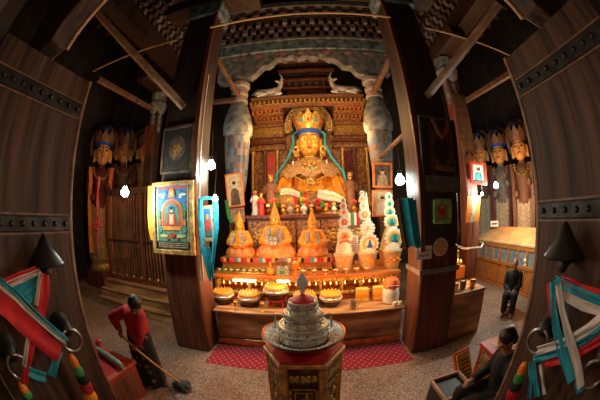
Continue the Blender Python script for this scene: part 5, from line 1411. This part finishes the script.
# dark old scroll above it
t, w, h, put_ = picture('dark faded scroll painting in a brown border high on the left front pillar', [(163, 127), (194, 126), (193, 172), (162, 174)], 2.33, 'paint_umber', 'paint_dark', .03, .02, 'scroll_painting')
X = lambda q, nm, mt: put_(q, nm, mt)
X(flat(ell(0, .05*h, w*.6, h*.6), 0), 'arch', 'paint_umber'); X(flat(ell(0, -.1*h, w*.36, h*.34), 1), 'deity', 'carved_brown'); X(flat(ell(0, .32*h, w*.16, h*.13), 2), 'face', 'paint_umber')
# dark scroll with brown ribbons on the right pillar
t, w, h, put_ = picture('large dark scroll painting with two brown ribbons, high on the right front pillar', [(420.5, 119), (455, 118), (459, 194), (420, 190)], 2.236, 'stone_grey', 'paint_dark', .02, .02, 'scroll_painting')
X = lambda q, nm, mt: put_(q, nm, mt)
X(flat([(-w*.6, -.4*h), (w*.7, -.4*h), (w*.7, .75*h), (-w*.6, .75*h)], 0), 'inner_panel', 'paint_umber')
X(flat(ell(.02, .1*h, w*.42, h*.4), 1), 'deity', 'paint_dark'); X(flat(ell(.02, .42*h, w*.16, h*.1), 2), 'face', 'paint_umber'); X(flat([(-w*.6, -.48*h), (w*.7, -.48*h), (w*.7, -.36*h), (-w*.6, -.36*h)], 2), 'border', 'carved_brown')
X(flat([(-w, -h), (w, -h), (w, -.62*h), (-w, -.62*h)], 1), 'lower_cloth', 'stone_grey')
for sx in (-.5, .62):
    q = MB().sheet([[(sx*w+.012*(j-.5)*2+.004*kk*sx, -.02-.004*math.sin(kk), h*.95-kk*h*.17) for j in range(2)] for kk in range(10)], .005); X(q, 'ribbon', 'red_wood')
q = MB()
for k_ in range(14): q.ball((-.35*w+.07*w*k_*.9, -.05, h*.9-.05*math.sin(k_*PI/13)*3+.01*math.sin(k_*5)), (.03, .025, .035), 8, 6)
X(q, 'garland', 'red_wood')
# small portraits
def portrait(lab, c4, Y, frame, bg='photo_sepia', robe='paint_umber', fw=.025):
    t, w, h, put_ = picture(lab, c4, Y, frame, bg, fw, .03)
    put_(flat([(-w*.7, -h), (w*.7, -h), (w*.55, -h*.1), (w*.2, h*.1), (-w*.2, h*.1), (-w*.55, -h*.1)], 0), 'sitter_robe', robe)
    put_(flat(ell(0, h*.3, w*.25, h*.22), 1), 'sitter_face', 'paint_sand'); put_(flat(ell(0, h*.46, w*.24, h*.12), 2), 'sitter_hair', 'paint_dark')
    return t
portrait('orange framed portrait leaning to the left on the left rear pillar', [(225, 174.5), (241, 172.5), (245, 205), (228, 208)], 3.92, 'frame_orange', 'paint_sand', 'paint_umber')
portrait('small reddish portrait below the tilted orange framed one at left', [(229, 209.5), (244, 207.5), (245, 222), (231, 223)], 3.9, 'pink_paint', 'photo_sepia', 'torma_orange')
portrait('orange framed portrait of a monk on the right rear pillar', [(373, 163), (392, 162.5), (392, 187.5), (372, 188)], 3.92, 'frame_orange', 'paint_umber', 'photo_sepia', .035)
portrait('orange framed portrait paled by bulb glare, below the monk portrait at right', [(371.5, 190), (392, 190), (393, 217), (372.5, 216)], 3.9, 'frame_orange', 'paint_sand', 'paper')  # glare of the nearby bulb is put into the pale ground and robe
portrait('red framed pale picture on the right aisle pillar above the small bulb', [(470.5, 162.5), (486.5, 162), (485.5, 184), (470, 184.5)], 3.2, 'frame_red', 'paper', 'paint_teal', .05)
hang('green silk ribbon beside the small reddish portrait at left', [(226.5, 200), (227.5, 208), (229, 216), (232, 223)], 3.85, .06, ['green_cloth'], 'silk_ribbon', 'ribbon')
# teal scarf with a small scroll, inner edge of the left pillar
t = thing('hanging_scarf', 'teal silk scarf framing a small scroll on the inner edge of the left pillar', 'scarf', at(211, 282, 2.27), 0)
for a, b_, w0 in (([(200.5, 199), (199.8, 212), (201, 228), (203, 244), (207, 262), (211, 281)], 0, .05), ([(215, 199), (215.8, 212), (216, 228), (214.5, 244), (213, 262), (211.5, 278)], 1, .05), ([(205, 247), (206, 254), (208, 262), (210, 270), (211, 278)], 2, .1)):
    g = []
    for kk, q_ in enumerate(a):
        c = at(*q_, 2.24-.004*b_)
        g.append([V((c.x+w0*(j/3-.5)*(1.15-.12*kk), c.y+.012*math.sin(j*2+kk), c.z)) for j in range(4)])
    MB().sheet(g, .006).build('scarf_fold', 'teal_cloth', t, world=True)
c0, c1 = at(200.5, 199, 2.236), at(215, 199, 2.236)
MB().tube([c0, (c0+c1)/2+V((0, -.01, .012)), c1], .016, 8).build('scarf_top', 'teal_cloth', t, world=True)
t, w, h, put_ = picture('small scroll of a red deity framed by the teal scarf', [(203, 206), (214, 205), (213, 240), (202.5, 243)], 2.262, 'frame_gold', 'paint_sand', .012, .012, 'scroll_painting')
put_(flat([(-w*.8, -h*.8), (w*.8, -h*.8), (w*.8, h*.9), (-w*.8, h*.9)], 0), 'sky', 'paint_blue'); put_(flat(ell(0, -.1*h, w*.6, h*.5), 1), 'deity', 'paint_red'); put_(flat(ell(0, .4*h, w*.3, h*.17), 2), 'face', 'torma_orange'); put_(flat(ell(0, -.6*h, w*.6, h*.15), 2), 'lotus', 'paint_green')
# folded teal scarf on the right pillar
t = thing('hanging_scarf', 'thick folded teal silk scarf hanging on the inner edge of the right pillar', 'scarf', at(414, 246, 2.17), 0)
for i, (mt, dx) in enumerate((('brown_wood', -1.6), ('teal_cloth', 1.2), ('teal_cloth', 4.6), ('brown_wood', -4.4), ('teal_cloth', 7.4))):
    g = []
    for kk, (px, py) in enumerate([(404, 198), (405, 208), (406.5, 218), (408, 228), (409.5, 238), (411, 246)]):
        c = at(px+dx, py+(0 if i < 3 else 2), 2.19-.012*(i % 3))
        g.append([V((c.x+.045*(j/3-.5)*2*(1-.05*kk), c.y+.014*math.sin(j*2.2+i), c.z)) for j in range(4)])
    MB().sheet(g, .006).build('scarf_fold', mt, t, world=True)
# green silk bordered picture
t, w, h, put_ = picture('small picture in a ruffled green silk border on the right front pillar', [(433.5, 200), (450, 199), (451, 223), (433, 223)], 2.245, 'pale_green', 'photo_sepia', .045, .024)
q = MB()
for i in range(36):
    a = 2*PI*i/36; cx, sz = math.cos(a), math.sin(a); m_ = max(abs(cx), abs(sz)); q.ball(((w+.03)*cx/m_, -.012, (h+.03)*sz/m_), (.024, .012, .024), 8, 6)
put_(q, 'ruffle', 'pale_green'); put_(flat(ell(0, -.1*h, w*.6, h*.6), 0), 'figure', 'frame_red'); put_(flat(ell(0, .5*h, w*.25, h*.2), 1), 'face', 'paint_sand')
# paper notice, plate, tape
pc = [at(*c, 2.25) for c in ((416, 246.5), (431.5, 245.5), (432, 259), (416.5, 260))]
c = sum(pc, V((0, 0, 0)))/4; w, h = (pc[1].x-pc[0].x)/2, (pc[0].z-pc[3].z)/2
t = thing('paper_notice', 'white handwritten paper notice taped to the right front pillar', 'notice', (c.x, 2.256, c.z))
MB().box(-w, -.004, -h, w, 0, h).build('paper', 'paper', t)
q = MB()
for r_, (x0, x1) in enumerate(((-.6, .55), (-.65, .7))):
    x = w*x0; z = h*(.35-.75*r_)
    while x < w*x1:
        l = R.uniform(.012, .022); hh = R.uniform(.018, .034); q.box(x, -.0058, z-.003, x+l, -.0042, z+.004).box(x+l*.3, -.0058, z-hh*.6, x+l*.3+.005, -.0042, z+hh*.4); x += l+.007
q.build('lettering', 'ink', t)
c = at(440.5, 247, 2.25)
t = thing('round_plate', 'round cream plate with red and gold pattern beside the paper notice', 'plate', (c.x, 2.256, c.z))
MB().tube([(0, 0, 0), (0, -.008, 0)], [.09, .095], 32).build('disc', 'torma_white', t)
q = MB()
for kk in range(9):
    a = 2*PI*kk/9; q.ball((.055*math.cos(a), -.01, .055*math.sin(a)), (.016, .004, .016), 8, 6)
q.ball((0, -.01, 0), (.02, .004, .02), 10, 6); q.build('painted_pattern', 'torma_orange', t)
zt = at(430, 272, 2.245).z
solo(MB().box(1.115, 2.244, zt-.026, 1.615, 2.255, zt+.026).box(1.115, 2.256, zt-.026, 1.126, 2.64, zt+.026), 'tape_band', 'tape', 'silver tape band round the right front pillar below the notice', 'tape')
# ---------------------------------------------------------------- knockers, rings, scarves and tassels on the door leaves
def on_door(px, py, d, sx):  # point seen at a pixel, d in front of the leaf
    return atx(px, py, sx*(1.0-d))
doors = {-1: bpy.data.objects['door_1'], 1: bpy.data.objects['door_2']}
def band(par, mt, pts, w, d, sx, twist=0., nm='cloth_strip', world=True):
    """ribbon through pixels, width w metres across, hanging d off the leaf"""
    P = [on_door(a, b, d+(.006*math.sin(i*2.1)), sx) for i, (a, b) in enumerate(pts)]
    Q = []
    for i in range(len(P)-1):
        for u in (0, .34, .67): Q.append(lerp(P[i], P[i+1], u))
    Q.append(P[-1]); g = []
    for i, p in enumerate(Q):
        tg = (Q[min(i+1, len(Q)-1)]-Q[max(i-1, 0)]).normalized(); side = tg.cross(V((1, 0, 0))).normalized()
        g.append([p+side*w*(j/4-.5)+V((-sx*(.008*math.sin(j*1.9+i*.3)+twist*(j/4-.5)), 0, 0)) for j in range(5)])
    return MB().sheet(g, .005).build(nm, mt, par, world=True, smooth=60)
def ring_part(D, y, z, sx, r=.052):
    b = MB(); M = 1
    bx = D.location.x
    # local coordinates of the leaf: x across, y along, z up
    boss = MB().lathe([(.06, 0), (.062, .012), (.05, .03), (.04, .06), (.03, .085), (.012, .1), (.001, .102)], n=20)
    boss.move(Matrix.Translation((-sx*.0025, y, z)) @ Matrix.Rotation(-sx*PI/2, 4, 'Y'))
    B_ = boss.build('boss', 'iron', D)
    q = MB(); n = 28
    q.tube([(-sx*.095+(-sx)*.012*math.sin(2*PI*i/n), y+r*math.sin(2*PI*i/n), z-r*.9+r*math.cos(2*PI*i/n)) for i in range(n+1)], .0075, 8, cap=False)
    q.build('ring', 'steel_ring', B_)
def hood(D, y, z, sx):
    q = MB().lathe([(.085, 0), (.09, .006), (.045, .06), (.012, .11), (.001, .118)], n=20)
    q.move(Matrix.Translation((-sx*.09, y, z))); H_ = q.build('knocker_hood', 'iron', D)
    MB().tube([(-sx*.0, y, z-.02), (-sx*.07, y, z-.03), (-sx*.09, y, z-.005)], .016, 10).build('hood_bracket', 'iron', H_)
    MB().ball((-sx*.09, y, z-.03), (.022, .022, .028)).build('knob', 'iron', H_)
for sx in (-1, 1):
    D = doors[sx]
    hood(D, .43, 1.415, sx)
    for y, z in ((.47, 1.13), (.11, 1.12)): 
        if y > 0 or True: ring_part(D, y, z, sx)
# left scarf
t = thing('door_scarf', 'red, white and teal scarves knotted over the rings of the left door leaf', 'scarf', (-.86, .5, .9))
A = [(-6, 284), (12, 300), (30, 319), (48, 335), (63, 347)]
band(t, 'scarf_red', [(x-3, y+8) for x, y in A], .085, .135, -1)
band(t, 'scarf_white', [(x+3, y-3) for x, y in A], .02, .14, -1)
band(t, 'scarf_teal', [(x+5.5, y-6) for x, y in A], .014, .143, -1)
band(t, 'scarf_white', [(0, 287), (14, 282), (28, 277), (41, 272)], .02, .13, -1)
band(t, 'scarf_red', [(-2, 283), (13, 278), (27, 273), (40, 268)], .018, .13, -1)
band(t, 'scarf_teal', [(8, 294), (20, 289), (31, 285), (38, 283)], .05, .12, -1)
band(t, 'scarf_teal', [(18, 303), (26, 298), (33, 292), (38, 287)], .05, .118, -1)
band(t, 'scarf_white', [(41, 272), (38, 290), (35, 305)], .014, .13, -1)
band(t, 'scarf_red', [(45, 274), (45, 292), (41, 310), (37, 322)], .045, .125, -1)
band(t, 'scarf_red', [(34, 338), (30, 352), (26, 368), (24, 384)], .03, .12, -1)
band(t, 'scarf_white', [(29, 336), (26, 350), (23, 366)], .016, .123, -1)
band(t, 'scarf_teal', [(60, 350), (55, 362), (51, 376)], .04, .12, -1)
band(t, 'scarf_teal', [(28, 370), (37, 375), (46, 378)], .045, .12, -1)
# right scarves
t = thing('door_scarf', 'red, white and teal scarves knotted over the rings of the right door leaf', 'scarf', (.86, .5, .9))
band(t, 'scarf_teal', [(556, 279), (570, 287), (585, 294), (602, 301)], .03, .13, 1)
band(t, 'scarf_red', [(562, 279), (575, 284), (588, 291), (604, 297)], .026, .125, 1)
band(t, 'scarf_white', [(558, 285), (570, 296), (585, 304), (604, 309)], .045, .12, 1)
band(t, 'scarf_red', [(551, 283), (551, 300), (553, 316)], .03, .13, 1)
band(t, 'scarf_teal', [(554, 281), (554, 305), (557, 330), (562, 356), (571, 382)], .035, .133, 1)
band(t, 'scarf_white', [(559, 284), (563, 310), (569, 335), (575, 358), (580, 388)], .03, .138, 1)
band(t, 'scarf_teal', [(564, 300), (567, 330), (573, 360), (580, 392)], .03, .125, 1)
band(t, 'scarf_white', [(538, 350), (552, 346), (570, 340), (588, 330), (602, 318)], .035, .125, 1)
band(t, 'scarf_teal', [(534, 358), (552, 354), (572, 347), (588, 338), (603, 326)], .03, .12, 1)
band(t, 'scarf_red', [(546, 362), (566, 358), (584, 349), (603, 338)], .035, .112, 1)
band(t, 'scarf_teal', [(534, 362), (536, 378), (538, 396)], .03, .12, 1)
band(t, 'scarf_white', [(541, 364), (543, 378), (545, 394)], .012, .124, 1)
band(t, 'scarf_teal', [(531, 362), (532, 380), (530, 398)], .02, .122, 1)
# tassels
def tassel(lab, pts, sx, d):
    P = [on_door(a, b, d, sx) for a, b in pts]
    t = thing('ring_tassel', lab, 'tassel', P[-1])
    cs = ['frame_orange', 'green_cloth', 'black_cloth', 'scarf_red', 'yellow_silk', 'frame_orange']
    for i in range(len(P)-1):
        c = lerp(P[i], P[i+1], .5); L = (P[i+1]-P[i]).length
        q = MB()
        for kk in range(14):
            a = 2*PI*kk/14; r = .016+.004*i
            o = V((r*math.cos(a), r*math.sin(a), 0)); q.tube([P[i]+o*.8, c+o*1.15, P[i+1]+o], .007, 6)
        q.ball(P[i], (.02+.003*i,)*3)
        q.build('yarn_section', cs[i % 6], t, world=True)
tassel('orange, green and black yarn tassel hanging from the inner ring of the left door leaf', [(72, 358), (76, 366), (80, 374), (84, 382), (88, 391), (92, 402)], -1, .09)
tassel('thin tassel with orange tip hanging from the outer ring of the left door leaf', [(22, 386), (25, 391), (28, 396), (31, 402)], -1, .1)
tassel('orange, red and black yarn tassel hanging from the inner ring of the right door leaf', [(524, 366), (521, 373), (518, 381), (515, 389), (512, 398)], 1, .09)
HAZE = 0
# ---------------------------------------------------------------- light
def point(name, loc, w, c, r=.03):
    l = bpy.data.lights.new(name, 'POINT'); l.energy = w; l.color = c; l.shadow_soft_size = r
    o = bpy.data.objects.new(name, l); col.objects.link(o); o.location = loc; return o
COOL = (.82, 1., .93); WARM = (1., .42, .12)
BULBS = [
    ((125, 192), 1.95, .045, 24, 'bare glowing bulb hanging on a cord before the left lattice'),
    ((211, 165), 2.6, .05, 26, 'bright bulb beside the inner face of the left pillar'),
    ((215, 198), 2.12, .025, 7, 'small glowing bulb above the teal scarf on the left pillar'),
    ((400, 180), 2.75, .055, 20, 'bright bulb beside the inner face of the right pillar'),
    ((496, 185), 3.1, .045, 60, 'bare glowing bulb hanging before the statues of the right aisle'),
    ((482, 194), 3.0, .02, 10, 'small glowing bulb under the red framed picture'),
]
for (px, py), Y, r, w, lab in BULBS:
    p = at(px, py, Y)
    t = thing('light_bulb', lab, 'light bulb', p, 0, 'bare electric bulbs')
    MB().lathe([(.001, -r*1.1), (r*.6, -r*.95), (r*.92, -r*.6), (r, -r*.1), (r*.9, r*.35), (r*.45, r*.9), (r*.4, r*1.2)], n=24).build('glass_globe', 'bulb_glass', t)
    MB().lathe([(r*.42, r*1.2), (r*.45, r*2.0), (r*.2, r*2.3)], n=12).build('socket', 'black', t)
    zt = {125: 3.6, 496: 3.1}.get(px, p.z+.4)
    MB().tube([(0, 0, r*2.3), (.01, 0, (zt-p.z)*.5), (0, 0, zt-p.z)], .005, 6).build('cord', 'black', t)
    point('bulb_light', p+Vector((0, -.0, -r*1.5-.02)), w, COOL, r)
for x, y, z, w in ((-.85, 2.75, .9, 6), (-.3, 2.7, .9, 6), (.25, 2.7, .9, 6), (.72, 2.7, .9, 5), (-.6, 3.2, 1.15, 2.), (.6, 3.0, 1.2, 2.), (-.2, 3.2, 1.1, 2.), (-.55, 3.75, 1.95, 15), (.55, 3.75, 1.95, 15), (2.05, 2.75, .95, 5), (4.0, 3.45, 1.6, 30)):  # butter lamp glow; the last is an unseen fill added over the cabinet top
    point('butter_lamp_and_fill_light', (x, y, z), w, WARM, .06)
point('statue_fill_light', (0, 3.7, 3.2), 40, (1., .56, .24), .1)  # unseen fills, added to brighten the golden statue and its arch
point('statue_fill_light', (-.8, 4.2, 3.0), 16, (1., .52, .2), .1)
point('statue_fill_light', (.9, 4.2, 3.0), 16, (1., .52, .2), .1)
point('entrance_fill_light', (.05, .12, 1.7), 7., (1., .62, .38), .12)  # no lamp hangs here: fill added to brighten pedestal, pillars and scarves
point('aisle_fill_light', (-3.0, 2.5, 2.4), 20, WARM, .1)  # unseen warm fills, one per aisle, added to brighten steps and cabinet
point('aisle_fill_light', (3.6, 2.6, 2.4), 24, WARM, .1)
wd = bpy.data.worlds.new('world'); sc.world = wd; wd.use_nodes = True
wd.node_tree.nodes['Background'].inputs['Color'].default_value = (1., .6, .4, 1)
wd.node_tree.nodes['Background'].inputs['Strength'].default_value = .03
nt = wd.node_tree; vs = nt.nodes.new('ShaderNodeVolumeScatter'); vs.inputs['Density'].default_value = HAZE; vs.inputs['Anisotropy'].default_value = .75
if HAZE: nt.links.new(vs.outputs[0], nt.nodes['World Output'].inputs['Volume'])
sc.view_settings.view_transform = 'Standard'; sc.view_settings.look = 'None'; sc.view_settings.gamma = 1
sc.view_settings.use_curve_mapping = False; sc.view_settings.exposure = .12
sc.cycles.use_denoising = True
sc.cycles.max_bounces = 6; sc.cycles.volume_bounces = 0
# ---------------------------------------------------------------- bring the whole place to real size (the figures are about 1.5 m tall)
SC = 1.5
bpy.context.view_layer.update()
for o in list(sc.objects):
    if o.parent is None:
        o.location = o.location*SC
        if o.type in ('MESH', 'EMPTY'): o.scale = o.scale*SC
        if o.type == 'LIGHT': o.data.energy *= SC*SC; o.data.shadow_soft_size *= SC
